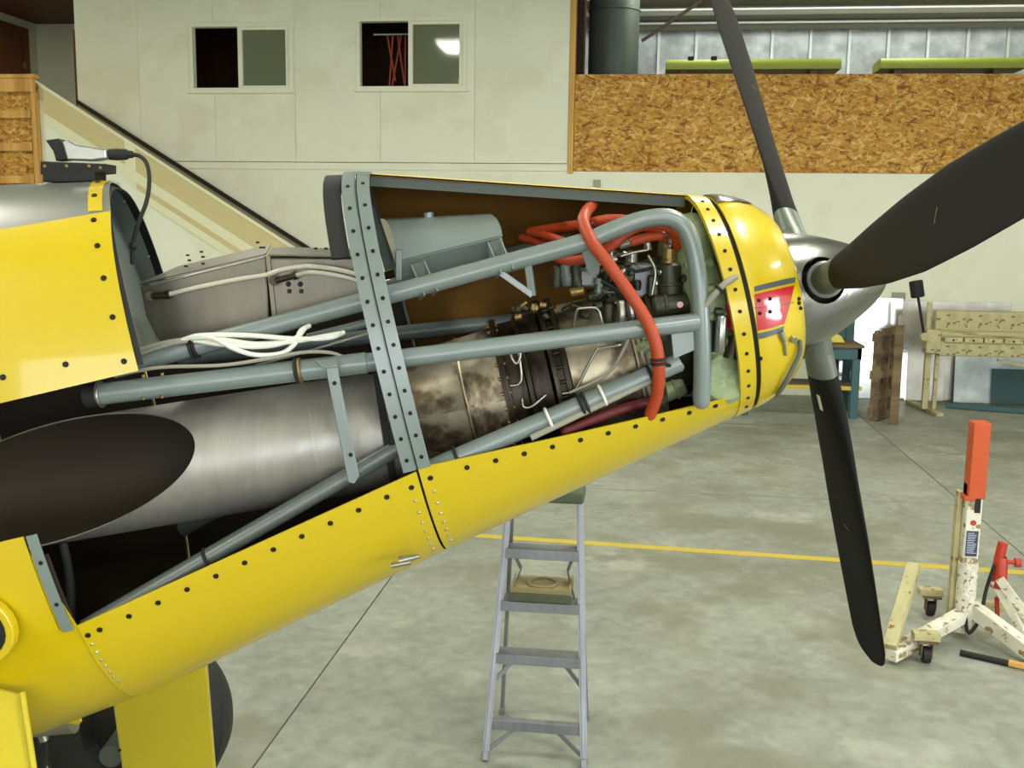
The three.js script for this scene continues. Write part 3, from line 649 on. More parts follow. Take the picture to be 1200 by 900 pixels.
const skin = (name, s0, s1, t0, t1, mat, parent, { off = 0, th = 0.004, nu = 12, nv = 40 } = {}) => add(name, shell((u, v) => {
  const s = (typeof s0 === 'function' ? 0 : s0) , tt = (q, ss) => (typeof q === 'function' ? q(ss) : q);
  const guess = typeof s0 === 'function' ? s0(tt(t0, s1) + (tt(t1, s1) - tt(t0, s1)) * v) : s;
  const ss = guess + (s1 - guess) * u;
  return S(ss, tt(t0, ss) + (tt(t1, ss) - tt(t0, ss)) * v, off);
}, nu, nv, th), mat, parent);
const studGeo = (r) => toCreasedNormals(new THREE.LatheGeometry([[0, 0.0022], [0.35, 0.0022], [0.4, 0.0012], [0.7, 0.0032], [0.95, 0.002], [1, -0.002]].map(([k, y]) => new THREE.Vector2(Math.max(1e-4, k * r), y)), 14), 0.7);
const STUD = studGeo(0.0072), RIVET = toCreasedNormals(new THREE.SphereGeometry(0.0048, 10, 6), 1), SMALL = studGeo(0.0052);
function stud(parent, p, n, geo = STUD, mat = M.fastener, name = 'fastener') {
  const m = add(name, geo, mat, parent); m.position.copy(p); m.quaternion.setFromUnitVectors(V(0, 1, 0), n);
  return m;
}
const onSkin = (parent, s, th, off = 0, geo, mat, name) => stud(parent, S(s, th, off), skinNormal(s, th), geo, mat, name);

// ---- cowling
const lerp = (a, b, t) => a + (b - a) * t;
const vF0 = vOf(866, 461, 0.2), vF1 = vOf(500, 548, 0.395), vR0 = vOf(490, 554, 0.395), vR1 = vOf(82, 741, 0.5);
const thF = (s) => thV(s, lerp(vF0, vF1, (s - 0.33) / (1.18 - 0.33))), thR = (s) => thV(s, lerp(vR0, vR1, (s - 1.18) / (2.06 - 1.18)));
const D2 = Math.PI * 2;
{
  const b = skin('belly_cowl', 0.328, 1.178, thF, (s) => D2 - thF(s), M.yellow, air, { nu: 20, nv: 48 });
  for (let s = 0.4; s < 1.13; s += 0.0735) onSkin(b, s, thF(s) + 0.06);
  for (let k = 0; k < 8; k++) onSkin(b, 1.155, thF(1.155) + 0.07 + k * 0.085, 0, k ? RIVET : STUD, k ? M.rivet : M.fastener, k ? 'rivet' : 'fastener');
  const r = skin('belly_cowl', 1.184, 2.058, thR, (s) => D2 - thR(s), M.yellow, air, { nu: 20, nv: 48 });
  for (let s = 1.27; s < 2.03; s += 0.0745) onSkin(r, s, thR(s) + 0.06);
  for (let k = 0; k < 8; k++) { onSkin(r, 1.206, thR(1.206) + 0.07 + k * 0.085, 0, k ? RIVET : STUD, k ? M.rivet : M.fastener, k ? 'rivet' : 'fastener'); onSkin(r, 2.045, thR(2.045) + 0.06 + k * 0.05, 0, k ? RIVET : STUD, k ? M.rivet : M.fastener, k ? 'rivet' : 'fastener'); }
  const dr = L(468, 657, 0.33);
  add('drain_scoop', [rod(dr, dr.clone().add(V(0.05, 0.012, 0)), 0.012, 0.006), rod(dr.clone().add(V(-0.02, -0.01, 0.01)), dr.clone().add(V(0.03, 0, 0.01)), 0.007)], M.steel, air);
}
const thTop = rad(3.5);
skin('cowl_shade_lining', 0.332, 1.176, thTop, (s) => D2 * -1 + thF(s) + 0.03, M.fibreglassShade, air, { off: -0.006, th: 0.002, nu: 20, nv: 90 });  // brown layer added over the yellow panels to make the engine bay darker
skin('cowl_shade_lining', 1.186, 2.056, (s) => -thV(s, lerp(0.3, 0.22, (s - 1.18) / 0.88)), (s) => D2 * -1 + thR(s) + 0.03, M.sootShadeLining, air, { off: -0.006, th: 0.002, nu: 16, nv: 70 });  // rear bay shade painted as a dark brown layer
skin('bay_shade_lining', 2.064, 2.58, (s) => thV(s, -0.16), (s) => D2 - thV(s, 0.19), M.sootShadeLining, air, { off: -0.012, th: 0.002, nu: 12, nv: 60 });  // carries the same painted shade further aft
skin('far_cowl_panel', 0.328, 1.178, thTop, (s) => -thF(s), M.yellow, air, { nu: 20, nv: 48 });
skin('far_cowl_panel', 1.184, 2.058, (s) => -thV(s, lerp(0.3, 0.22, (s - 1.18) / 0.88)), (s) => -thR(s), M.yellow, air, { nu: 16, nv: 30 });
add('top_longeron', shell((u, v) => S(0.33 + 0.845 * u, thTop - 0.02, -0.004).add(V(0, -0.028 * v, 0.004)), 20, 1, 0.006), M.longeron, air);
{ // yellow front frame with its studs
  const f = skin('front_frame', 0.286, 0.33, -Math.PI, Math.PI, M.yellow, air, { off: 0.003, th: 0.012, nu: 2, nv: 80 });
  for (let d = 22; d < 150; d += 9.6) onSkin(f, 0.308, rad(d), 0.003, SMALL);
  skin('seal', 0.268, 0.287, -Math.PI, Math.PI, M.rubber, air, { off: -0.006, th: 0.01, nu: 1, nv: 80 });
}
{ // double frame strap between the bays
  const v0 = lerp(vF1, vR0, 0.5) + 0.004;
  for (const [s0, s1] of [[1.146, 1.177], [1.183, 1.214]]) {
    const f = skin('cowl_frame', s0, s1, -Math.PI * 0.94, (s) => thV(s, v0), M.grey, air, { off: 0.006, th: 0.004, nu: 2, nv: 70 });
    add('web', shell((u, v) => { const s = (s0 < 1.16 ? s1 : s0), th = lerp(-Math.PI * 0.94, thV(s, v0), v), a = S(s, th, 0.004); return a.add(at(s, 0.05, 0).sub(a).multiplyScalar(0.11 * u)); }, 2, 70, 0.003), M.greyDark, f);
    for (let k = 0; k < 13; k++) { const v = lerp(0.53, v0 + 0.03, k / 12); onSkin(f, (s0 + s1) / 2, thV((s0 + s1) / 2, v), 0.006, SMALL); }
  }
  skin('rear_seal', 1.218, 1.262, rad(-40), rad(58), M.rubber, air, { off: -0.002, th: 0.012, nu: 2, nv: 30 });
}
// ---- nose bowl
const NOSE = [[0.272, 1], [0.24, 0.98], [0.2, 0.925], [0.165, 0.855], [0.135, 0.77], [0.12, 0.7], [0.114, 0.61]];
function noseP(s, th, off = 0) {
  let k = 0; while (k < NOSE.length - 2 && s < NOSE[k + 1][0]) k++;
  const a = NOSE[k], b = NOSE[k + 1], t = (s - a[0]) / (b[0] - a[0]);
  const p0 = NOSE[Math.max(0, k - 1)], p3 = NOSE[Math.min(NOSE.length - 1, k + 2)];
  const m1 = (b[1] - p0[1]) / 2, m2 = (p3[1] - a[1]) / 2, t2 = t * t, t3 = t2 * t;
  const f = (2 * t3 - 3 * t2 + 1) * a[1] + (t3 - 2 * t2 + t) * m1 + (-2 * t3 + 3 * t2) * b[1] + (t3 - t2) * m2;
  const q = S(0.28, th), c = at(0.28, 0.014, 0), d = q.sub(c); d.multiplyScalar((f * d.length() + off) / d.length());
  return c.add(d).addScaledVector(FWD, 0.28 - s);
}
function nosePick(px, py) {
  let best = [0.2, 1.6], e = 1e9, ds = 0.09, dt = 1.1;
  for (let it = 0; it < 7; it++, ds *= 0.35, dt *= 0.35) {
    const c = best.slice();
    for (let i = -6; i <= 6; i++) for (let j = -6; j <= 6; j++) {
      const s = clamp(c[0] + ds * i / 6, 0.1145, 0.272), t = clamp(c[1] + dt * j / 6, 0.4, 2.8), q = toPx(noseP(s, t)), d = (q[0] - px) ** 2 + (q[1] - py) ** 2;
      if (d < e) { e = d; best = [s, t]; }
    }
  }
  return best;
}
{
  const nose = add('nose_bowl', shell((u, v) => noseP(0.272 - 0.158 * u, Math.PI - D2 * v), 26, 96, 0.006), M.yellow, air);
  const patch = (name, mat, px, off) => {
    const [a, b, c, d] = px.map(([x, y]) => nosePick(x, y));
    const bl = (u, v, k) => lerp(lerp(a[k], b[k], u), lerp(d[k], c[k], u), v);
    return add(name, shell((u, v) => noseP(bl(u, v, 0), bl(u, v, 1), off), 14, 12, 0.0007), mat, nose);
  };
  add('black_panel', shell((u, v) => noseP(0.271 - 0.1 * u, lerp(rad(-40), rad(24 - 6 * u), v), 0.003), 24, 48, 0.001), M.blackGloss, nose);
  patch('stripe', M.stripe, [[884, 336], [932, 325], [931, 331], [884, 342]], 0.0014);
  patch('stripe', M.stripe, [[884, 391], [919, 382], [917, 388], [884, 398]], 0.0014);
  patch('red_flash', M.red, [[884, 345], [931, 334], [919, 379], [884, 388]], 0.0014);
  for (const [x, y] of [[889, 352], [902, 350], [890, 367], [902, 365], [889, 420], [936, 350], [936, 355], [938, 361]]) { const [s, t] = nosePick(x, y), p = noseP(s, t, 0.002), n = noseP(s, t, 0.02).sub(noseP(s, t, 0)).normalize(); stud(nose, p, n, SMALL); }
  patch('hinge_line', M.blackGloss, [[884, 360.4], [930, 353.6], [930, 354.4], [884, 361.4]], 0.0017);
  const q = ([x, y], off) => { const [s, t] = nosePick(x, y); return noseP(s, t, off); };
  add('latch', [rod(q([914, 388], 0.004), q([918, 398], 0.006), 0.008), rod(q([918, 398], 0.006), q([920, 415], 0.004), 0.004)], M.steel, nose);
  add('drain_pipe', tube([q([936, 398], 0.01), q([934, 412], 0.014), q([920, 440], 0.014), q([910, 458], 0.01)], 0.0065), M.greyDark, nose);
  add('latch', rod(q([928, 396], 0.001), q([929, 396], 0.016), 0.009), M.steel, nose);
  add('rear_lip', shell((u, v) => noseP(0.1145, -Math.PI + D2 * v, -0.05 * u), 2, 80, 0.003), M.blackGloss, nose);
}
// ---- firewall, rear panels
{
  const outline = (s, k, t0, t1, n) => { const a = []; for (let i = 0; i <= n; i++) { const th = lerp(t0, t1, i / n), p = S(s, th); a.push(p.lerp(at(s, 0.05, 0), 1 - k)); } return a; };
  const t2 = thV(2.6, 0.22);
  const pts = outline(2.6, 0.985, t2, D2 - t2, 44);
  add('firewall', plate([pts[0], pts[44], pts[22], ...[]].length ? pts : pts, 0.004, 0), M.greyDark, air);
  skin('firewall_flange', 2.068, 2.094, (s) => thV(s, -0.1), (s) => thV(s, vR1 - 0.005), M.grey, air, { off: 0.003, th: 0.004, nu: 2, nv: 20 });
  for (const v of [-0.17, -0.28]) onSkin(air, 2.08, thV(2.08, v), 0.003, SMALL);
  skin('fuselage_side', 2.06, 3.2, (s) => thV(s, s < 2.1 ? vR1 - 0.004 : -0.12), (s) => D2 - thV(s, 0.2), M.yellow, air, { off: -0.003, th: 0.004, nu: 24, nv: 50 });
  skin('fuselage_side', 2.101, 3.2, (s) => thV(s, -0.1), (s) => thV(s, vR1), M.yellow, air, { off: 0.0, th: 0.004, nu: 8, nv: 12 });
  const near = (th) => 1.745 + 0.085 * (1 - S(1.8, th).z / 0.48);
  const vS = vOf(110, 246, 0.44), vE = 0.215, tS = (s) => thV(s, vS + 0.04 * (s - 1.8)), tE = (s) => thV(s, vE);
  const side = skin('side_panel', near, 3.2, tS, tE, M.yellow, air, { off: 0.004, th: 0.004, nu: 12, nv: 16 });
  for (const d of [0.08, 0.3, 0.52, 0.74, 0.95]) { const th = lerp(tS(1.77), tE(1.77), d); onSkin(side, near(th) + 0.025, th, 0.004); }
  for (let s = 1.9; s < 2.3; s += 0.14) onSkin(side, s, tE(s) - 0.07, 0.004);
  const top = skin('top_skin', near, 3.2, (s) => -tS(s), tS, M.silverPaint, air, { off: 0.003, th: 0.004, nu: 12, nv: 30 });
  add('yellow_edge_band', shell((u, v) => { const th = lerp(-0.1, tS(1.75), v); return S(near(th) + 0.002 + 0.033 * u, th, 0.0055); }, 2, 20, 0.002), M.yellow, top);
  for (const d of [0.35, 0.75]) { const th = tS(1.75) * d; onSkin(top, near(th) + 0.02, th, 0.006); }
  skin('side_panel', near, 3.2, (s) => -tS(s), (s) => -tE(s), M.yellow, air, { off: 0.002, th: 0.004, nu: 8, nv: 16 });
  const tE0 = tE(1.8), bp = [];
  for (let i = 0; i <= 40; i++) { const th = lerp(-tE0, tE0, i / 40); bp.push(S(near(th) + 0.07, th, -0.006)); }
  const c = bp.reduce((a, p) => a.add(p), V(0, 0, 0)).multiplyScalar(1 / bp.length);
  const n = bp[0].clone().sub(bp[40]).cross(bp[20].clone().sub(bp[40])).normalize();
  for (const p of bp) p.addScaledVector(n, -p.clone().sub(bp[40]).dot(n));
  add('upper_bulkhead', plate(bp, 0.004, 0), M.grey, air);
  add('bulkhead_rim', shell((u, v) => { const th = lerp(-tE0 * 0.98, tE0 * 0.98, v); return S(near(th) + 0.018 + 0.055 * u, th, -0.006); }, 3, 50, 0.004), M.grey, air);
  const fl = add('bulkhead_flange', shell((u, v) => { const th = lerp(-tE0 * 0.98, tE0 * 0.98, v); return S(near(th) - 0.01 + 0.032 * u, th, -0.003 - 0.012 * (1 - u)); }, 3, 50, 0.004), M.rubber, air);
  for (const d of [-0.85, -0.65, -0.45, -0.25]) { const th = tE0 * d; onSkin(fl, near(th) + 0.02, th, -0.012, RIVET, M.rivet, 'rivet'); }
  // step scoop at the edge of the frame
  const q = L(-34, 738, 0.52), sc = new THREE.Shape(); sc.ellipse(0, 0, 0.1, 0.085, 0, D2);
  const hole = new THREE.Path(); hole.ellipse(0, 0, 0.088, 0.073, 0, D2); sc.holes.push(hole);
  const g = new THREE.ExtrudeGeometry(sc, { depth: 0.025, bevelEnabled: true, bevelSize: 0.004, bevelThickness: 0.004, bevelSegments: 2 }); g.rotateZ(-0.35); g.translate(q.x, q.y, 0.5);
  const e = add('step_rim', g, M.yellow, air);
  const h = new THREE.CylinderGeometry(0.089, 0.089, 0.02, 24); h.rotateX(Math.PI / 2); h.scale(1, 0.85, 1); h.translate(q.x, q.y, 0.502); add('step_pocket', h, M.rubber, e);
}
// ---- stainless plenum box in the rear bay
{
  const zn = 0.17, b = group('plenum_box', air);
  const section = (name, poly, z0, z1, topBack) => {
    const front = poly.map(([x, y]) => L(x, y, z1)), s = new THREE.Shape(front.map((p) => new THREE.Vector2(p.x, p.y)));
    const g = new THREE.ExtrudeGeometry(s, { depth: z1 - z0, bevelEnabled: true, bevelSize: 0.005, bevelThickness: 0.005, bevelSegments: 2, bevelOffset: -0.005 }); g.translate(0, 0, z0);
    return add(name, uvBox(g), M.plenum, b);
  };
  section('rear_section', [[164, 336], [176, 332], [312, 300], [316, 376], [262, 388], [190, 404], [172, 372]], -0.2, zn);
  section('front_section', [[315, 302], [422, 302], [436, 330], [432, 348], [322, 377]], -0.2, zn - 0.004);
  const lid = (a, c) => { const f = a.map(([x, y]) => L(x, y, zn)), k = c.map(([x, y]) => L(x, y, -0.18)); return plate([f[0], f[1], k[1], k[0]], 0.004, 0.001); };
  add('lid', lid([[163, 333], [312, 298]], [[208, 309], [318, 287]]), M.plenum, b);
  add('lid', lid([[314, 299], [424, 301]], [[318, 289], [415, 292]]), M.plenum, b);
  add('seam_strip', bar(L(314, 300, zn + 0.004), L(322, 376, zn + 0.004), 0.012, 0.006, 0.001, V(0, 0, 1)), M.plenum, b);
  add('fold_bead', rod(L(176, 334, zn + 0.002), L(310, 301, zn + 0.002), 0.005), M.steel, b);
  for (const [x, y, z] of [[220, 301, -0.1], [236, 297, -0.1], [222, 307, 0], [238, 303, 0], [218, 314, 0.1], [238, 311, 0.1], [302, 286, -0.1], [306, 292, 0], [309, 292, 0], [330, 296, -0.05], [370, 293, -0.1], [382, 293, -0.1], [336, 300, 0.05]]) stud(b, L(x, y, z).add(V(0, 0.004, 0)), V(0, 1, 0), SMALL, M.rubber, 'bolt');
  for (const x of [338, 352]) { add('sticker', rod(L(x, 333, zn), L(x, 333, zn + 0.003), 0.007), M.rubber, b); const p = L(x + 1, 341, zn); add('sticker', box(p.x - 0.005, p.x + 0.006, p.y - 0.006, p.y + 0.005, zn, zn + 0.002), M.rubber, b); }
  add('fitting', [rod(L(176, 347, zn + 0.01), L(176, 347, zn + 0.03), 0.012), rod(L(178, 347, zn + 0.025), L(194, 346, zn + 0.025), 0.009), rod(L(194, 346, zn + 0.025), L(199, 345, zn + 0.025), 0.011)], M.oilyDark, b);
  add('fitting', [rod(L(321, 329, zn), L(321, 329, zn + 0.03), 0.013), rod(L(323, 329, zn + 0.025), L(345, 323, zn + 0.025), 0.008), rod(L(343, 324, zn + 0.025), L(347, 322, zn + 0.025), 0.011)], M.oilyDark, b);
  add('breather_hose', tube([L(197, 345, zn + 0.025), L(230, 337, zn + 0.03), L(280, 327, zn + 0.03), L(312, 322, zn + 0.03), L(330, 316, zn + 0.035), L(360, 312, zn + 0.04), L(395, 316, zn + 0.05), L(434, 326, zn + 0.06)], 0.006, 50), M.clearHose, b);
  add('breather_hose', tube([L(346, 323, zn + 0.025), L(365, 319, zn + 0.045), L(400, 324, zn + 0.055), L(434, 334, zn + 0.06)], 0.006, 30), M.clearHose, b);
}
// ---- mounting tubes
{
  const f = group('mount_frame', air), px = (r) => r * 0.00213;
  const T = (pts, r, m = M.grey, name = 'mount_tube') => add(name, pts.length === 2 ? rod(L(...pts[0]), L(...pts[1]), r, r, 20) : tube(pts.map((p) => L(...p)), r, 60, 18), m, f);
  const mirror = (pts, r) => { const q = pts.map((p) => { const v = L(...p); v.z = -v.z; return v; }); add('mount_tube', rod(q[0], q[1], r, r, 14), M.grey, f); };
  T([[140, 430, 0.3], [692, 282, 0.28]], 0.0235);
  mirror([[140, 430, 0.3], [692, 282, 0.28]], 0.0235);
  T([[686, 284, 0.28], [722, 268, 0.275], [755, 257, 0.27], [782, 255, 0.27], [800, 264, 0.275], [811, 286, 0.28], [818, 325, 0.285], [822, 380, 0.285], [823, 430, 0.28], [822, 470, 0.27]], 0.0225);
  T([[108, 463, 0.37], [430, 425, 0.34]], 0.0265); T([[430, 425, 0.34], [818, 377, 0.29]], 0.0235);
  mirror([[108, 463, 0.37], [818, 377, 0.29]], 0.024);
  T([[498, 552, 0.33], [796, 425, 0.27]], 0.024); mirror([[540, 534, 0.33], [796, 425, 0.27]], 0.024);
  T([[100, 736, 0.42], [470, 522, 0.3]], 0.022, M.greyDark); mirror([[100, 736, 0.42], [470, 522, 0.3]], 0.024);  // near rear tube takes a darker grey for the shade it sits in
  T([[622, 513, 0.33], [800, 428, 0.28]], 0.0085, M.cable, 'conduit');
  T([[360, 396, 0.26], [440, 376, 0.25]], 0.011, M.greyDark, 'brace_tube');
  add('gusset_plate', plate([L(785, 382, 0.285), L(822, 374, 0.285), L(822, 407, 0.285), L(789, 421, 0.285)], 0.006), M.grey, f);
  add('hanger_plate', plate([L(680, 291, 0.29), L(706, 280, 0.29), L(702, 322, 0.26), L(690, 322, 0.26)], 0.005), M.grey, f);
  add('tube_end', rod(L(100, 464, 0.371), L(114, 462.5, 0.37), 0.0285), M.rubber, f);
  const clamp = (x, y, z, r, slope, m = M.rubber) => add('clamp', torus(L(x, y, z), L(x + 10, y - slope * 10, z).sub(L(x, y, z)), r, 0.0045, 24), m, f);
  clamp(225, 407, 0.297, 0.026, 0.27); clamp(229, 406, 0.297, 0.026, 0.27); clamp(348, 434, 0.352, 0.0285, 0.12); clamp(352, 434, 0.352, 0.028, 0.12, M.brass);
  clamp(681, 474, 0.3, 0.0265, 0.43); clamp(686, 472, 0.3, 0.0265, 0.43); clamp(643, 490, 0.31, 0.0255, 0.43, M.hoseWhite); clamp(706, 463, 0.295, 0.0255, 0.43, M.hoseWhite); clamp(762, 440, 0.28, 0.026, 0.43); clamp(118, 462, 0.37, 0.029, 0.12, M.steel); clamp(536, 536, 0.33, 0.026, 0.43); clamp(245, 655, 0.376, 0.027, 0.57);
  for (const [x, y] of [[168, 441], [190, 439], [168, 467], [190, 465]]) stud(f, L(x, y, 0.385), V(0, 0.6, 0.8), RIVET, M.brass, 'bolt');
  // gussets and U brackets on the upper tube
  for (const [x, y] of [[482, 310], [497, 305], [572, 284], [586, 279]]) add('tank_bracket', plate([L(x, y, 0.25), L(x + 16, y + 36, 0.315), L(x + 10, y + 42, 0.27), L(x + 1, y + 30, 0.24)], 0.004, 0.001), M.grey, f);
  for (const [x, y] of [[490, 308], [580, 282]]) add('tank_bracket', plate([L(x - 8, y + 2, 0.235), L(x + 8, y - 3, 0.235), L(x + 20, y + 33, 0.28), L(x + 6, y + 38, 0.28)], 0.004, 0.001), M.greyDark, f);
  add('strut_bracket', [bar(L(583, 317, 0.29), L(624, 346, 0.29), 0.014, 0.016, 0.002), bar(L(624, 347, 0.29), L(618, 303, 0.285), 0.014, 0.018, 0.002)], M.grey, f);
  add('stack_strap', [plate([L(381, 428, 0.4), L(395, 427, 0.4), L(403, 470, 0.4), L(421, 558, 0.4), L(415, 567, 0.4), L(408, 565, 0.4), L(390, 475, 0.4)], 0.006), plate([L(369, 423, 0.38), L(395, 421, 0.38), L(396, 430, 0.405), L(378, 432, 0.405)], 0.005, 0.001)], M.grey, f);
  for (const [x, y] of [[392, 449], [411, 533]]) stud(f, L(x, y, 0.404), V(0, 0, 1), SMALL, M.fastener, 'bolt');
}
{ // grey tank on the upper tube
  const t = group('oil_tank', air);
  const E1 = [L(446, 258, -0.1), L(458, 254, 0.16), L(467, 306, 0.235), L(474, 340, 0.17)], E2 = [L(568, 252, -0.1), L(584, 249, 0.16), L(587, 277, 0.235), L(589, 304, 0.17)];
  const prof = (E, v) => { if (v < 0.7) { const q = v / 0.7, a = (1 - q) ** 2, b = 2 * q * (1 - q), c = q * q; return E[0].clone().multiplyScalar(a).addScaledVector(E[1], b).addScaledVector(E[2], c); } return E[2].clone().lerp(E[3], (v - 0.7) / 0.3); };
  add('hood', shell((u, v) => prof(E1, v * 0.7).lerp(prof(E2, v * 0.7), u), 8, 24, 0.004), M.grey, t);
  add('under_plate', shell((u, v) => prof(E1, 0.7 + v * 0.3).lerp(prof(E2, 0.7 + v * 0.3), u), 6, 4, 0.004), M.grey, t);
  for (const E of [E1, E2]) { const c = E[0].clone().lerp(E[3], 0.5); add('end_plate', shell((u, v) => prof(E, v).lerp(c, u * 0.98), 4, 30, 0.004), M.grey, t); }
  add('filler_cap', turned([[0, 0.013], [0.002, 0.013], [0.004, 0.013], [0.018, 0.013], [0.02, 0.0]], L(503, 257, 0.0), V(-0.1, 1, 0)), M.grey, t);
  add('side_clip', box(E1[2].x - 0.008, E1[2].x + 0.01, E1[2].y - 0.05, E1[2].y + 0.03, 0.2, 0.24, 0.003), M.greyDark, t);
}
// ---- exhaust
{
  const x = group('exhaust_stack', air), A0 = L(463, 501, 0.14), B0 = L(60, 566, 0.24), d = B0.clone().sub(A0).normalize(), r = 0.157;
  const up = V(0, 1, 0).addScaledVector(d, -d.y).normalize(), side = V().crossVectors(d, up).normalize(); if (side.z < 0) side.negate();
  const along = (px, py, z) => L(px, py, z).sub(A0).dot(d);
  const tN = along(228, 500, 0.3), tF = along(-105, 565, 0.09), mid = (tN + tF) / 2, amp = (tF - tN) / 2;
  const ringR = (t) => r * (1 - 0.05 * Math.max(0, 1 - t / 0.12));
  const fn = (k) => (u, v) => { const a = v * D2, end = mid - amp * Math.cos(a - 1.12), t = lerp(0, end, u), R = ringR(t) - k; return A0.clone().addScaledVector(d, t).addScaledVector(up, R * Math.cos(a)).addScaledVector(side, R * Math.sin(a)); };
  add('stack_tube', shell(fn(0), 24, 80, 0.003), M.stack, x);
  add('stack_lining', shell(fn(0.0045), 24, 80, 0.001), M.sootShade, x);  // inner skin coloured dark for the unlit inside of the stack
  const rg = (px, py, z, R, w, m, nm) => { const t = along(px, py, z); add(nm, turned([[-w, R - 0.004], [-w, R], [w, R], [w, R - 0.004]], A0.clone().addScaledVector(d, t), d, 60), m, x); };
  rg(372, 516, 0.17, r + 0.0015, 0.003, M.stack, 'weld_seam');
  rg(452, 503, 0.14, r + 0.012, 0.01, M.rubber, 'clamp_ring');
  const c0 = L(462, 500, 0.3);
  add('clamp_latch', [box(c0.x - 0.012, c0.x + 0.012, c0.y - 0.045, c0.y + 0.04, 0.285, 0.32, 0.004), rod(V(c0.x, c0.y - 0.06, 0.3), V(c0.x, c0.y + 0.06, 0.3), 0.007)], M.rubber, x);
  add('clamp_bolt', [rod(V(c0.x - 0.02, c0.y + 0.055, 0.3), V(c0.x + 0.02, c0.y + 0.05, 0.3), 0.007), rod(V(c0.x - 0.02, c0.y - 0.055, 0.3), V(c0.x + 0.02, c0.y - 0.06, 0.3), 0.007)], M.steel, x);
}
// ---- engine
{
  const e = group('engine', air), ev = -0.09, E = (s) => at(s, ev, 0.02);
  const lathe = (name, s0, prof, m) => add(name, turned(prof, E(s0), BACK, 56), m, e);
  const boltRing = (name, s, R, n, br, m) => { for (let i = 0; i < n; i++) { const a = i / n * D2, p = E(s).addScaledVector(UP, R * Math.cos(a)).add(V(0, 0, R * Math.sin(a))); stud(e, p, Math.abs(a - Math.PI / 2) < 1.9 || a > 5.5 ? BACK : BACK, BOLT, m, name); } };
  lathe('combustor_case', 0.5, [[0, 0.12], [0.01, 0.185], [0.05, 0.195], [0.055, 0.203], [0.075, 0.203], [0.08, 0.197], [0.25, 0.2], [0.255, 0.19]], M.hotMetal);
  lathe('case_flange', 0.755, [[0, 0.18], [0, 0.222], [0.012, 0.222], [0.014, 0.208], [0.028, 0.208], [0.03, 0.224], [0.042, 0.224], [0.044, 0.18]], M.oilyDark);
  lathe('turbine_case', 0.8, [[0, 0.18], [0.005, 0.192], [0.05, 0.19], [0.055, 0.197], [0.065, 0.197], [0.07, 0.186], [0.115, 0.184], [0.12, 0.17]], M.oilyDark);
  lathe('exhaust_flange', 0.915, [[0, 0.17], [0, 0.2], [0.016, 0.2], [0.018, 0.17]], M.oilyDark);
  lathe('tail_pipe', 0.93, [[0, 0.165], [0.002, 0.178], [0.1, 0.17], [0.104, 0.173], [0.11, 0.169], [0.27, 0.158], [0.3, 0.156], [0.31, 0.14]], M.hotMetal);
  const BOLT = new THREE.CylinderGeometry(0.0055, 0.0055, 0.028, 6);
  boltRing('flange_bolt', 0.925, 0.191, 30, 0.006, M.brass);
  boltRing('case_bolt', 0.776, 0.213, 34, 0.006, M.oilyDark);
  // gearbox
  const gb = add('gearbox', turned([[-0.06, 0.1], [-0.02, 0.2], [0, 0.232], [0.03, 0.245], [0.075, 0.245], [0.09, 0.225], [0.1, 0.1]], at(0.32, 0.0, 0), BACK, 60), M.castGreen, e);
  add('reduction_case', turned([[0, 0.1], [0.0, 0.19], [0.02, 0.2], [0.1, 0.19], [0.12, 0.15], [0.12, 0.1]], at(0.415, -0.02, 0), BACK, 48), M.castDark, e);
  const bosses = [];
  for (let i = 0; i < 9; i++) { const a = rad(20 + i * 17), p = at(0.36, 0.242 * Math.cos(a), 0.242 * Math.sin(a)); bosses.push(rod(p.clone().addScaledVector(BACK, -0.03), p.clone().addScaledVector(BACK, 0.04), 0.014)); }
  add('gearbox_bosses', bosses, M.castGreen, e);
  add('gearbox_cover', turned([[0, 0.075], [0.02, 0.075], [0.035, 0.06], [0.04, 0]], L(846, 440, 0.2), V(0.1, 0, 1)), M.castGreen, e);
  add('inlet_duct', new THREE.SphereGeometry(0.12, 32, 20).scale(0.6, 1, 1).translate(...at(0.36, 0.16, 0.08).toArray()), M.castGreen, e);
  add('red_cap', new THREE.SphereGeometry(0.035, 20, 14).scale(0.7, 1.4, 0.6).translate(...L(860, 367, 0.24).toArray()), M.red, e);
  add('chrome_cylinder', turned([[0, 0], [0, 0.013], [0.005, 0.015], [0.09, 0.015], [0.095, 0.012], [0.095, 0]], L(843, 413, 0.29), V(0.02, 1, 0)), M.polished, e);
  add('accessory', [rod(L(832, 412, 0.26), L(831, 376, 0.26), 0.016), rod(L(856, 420, 0.24), L(862, 395, 0.24), 0.02), rod(L(838, 366, 0.26), L(846, 366, 0.26), 0.012)], M.castDark, e);
  const W = (x, y, w, h, z, dz, m, nm = 'accessory') => { const a = L(x, y, z), k = 0.0022; return add(nm, box(a.x - w * k / 2, a.x + w * k / 2, a.y - h * k / 2, a.y + h * k / 2, z - dz, z, 0.008), m, e); };
  const C = (x0, y0, x1, y1, r, z, m, nm = 'accessory') => { const a = L(x0, y0, z), b = L(x1, y1, z), d = b.clone().sub(a), n = d.length(); r *= 0.0022; return add(nm, turned([[0, 0], [0, r * 0.85], [n * 0.06, r], [n * 0.3, r], [n * 0.32, r * 1.08], [n * 0.38, r * 1.08], [n * 0.4, r * 0.94], [n * 0.92, r * 0.92], [n, r * 0.7], [n, 0]], a, d, 28), m, e); };
  W(752, 345, 96, 78, 0.06, 0.2, M.castDark, 'accessory_case');
  W(752, 330, 34, 40, 0.15, 0.12, M.greyDark, 'fuel_control'); W(770, 336, 22, 28, 0.17, 0.1, M.castDark); W(735, 322, 20, 22, 0.16, 0.1, M.castDark); W(790, 335, 26, 34, 0.16, 0.1, M.castDark);
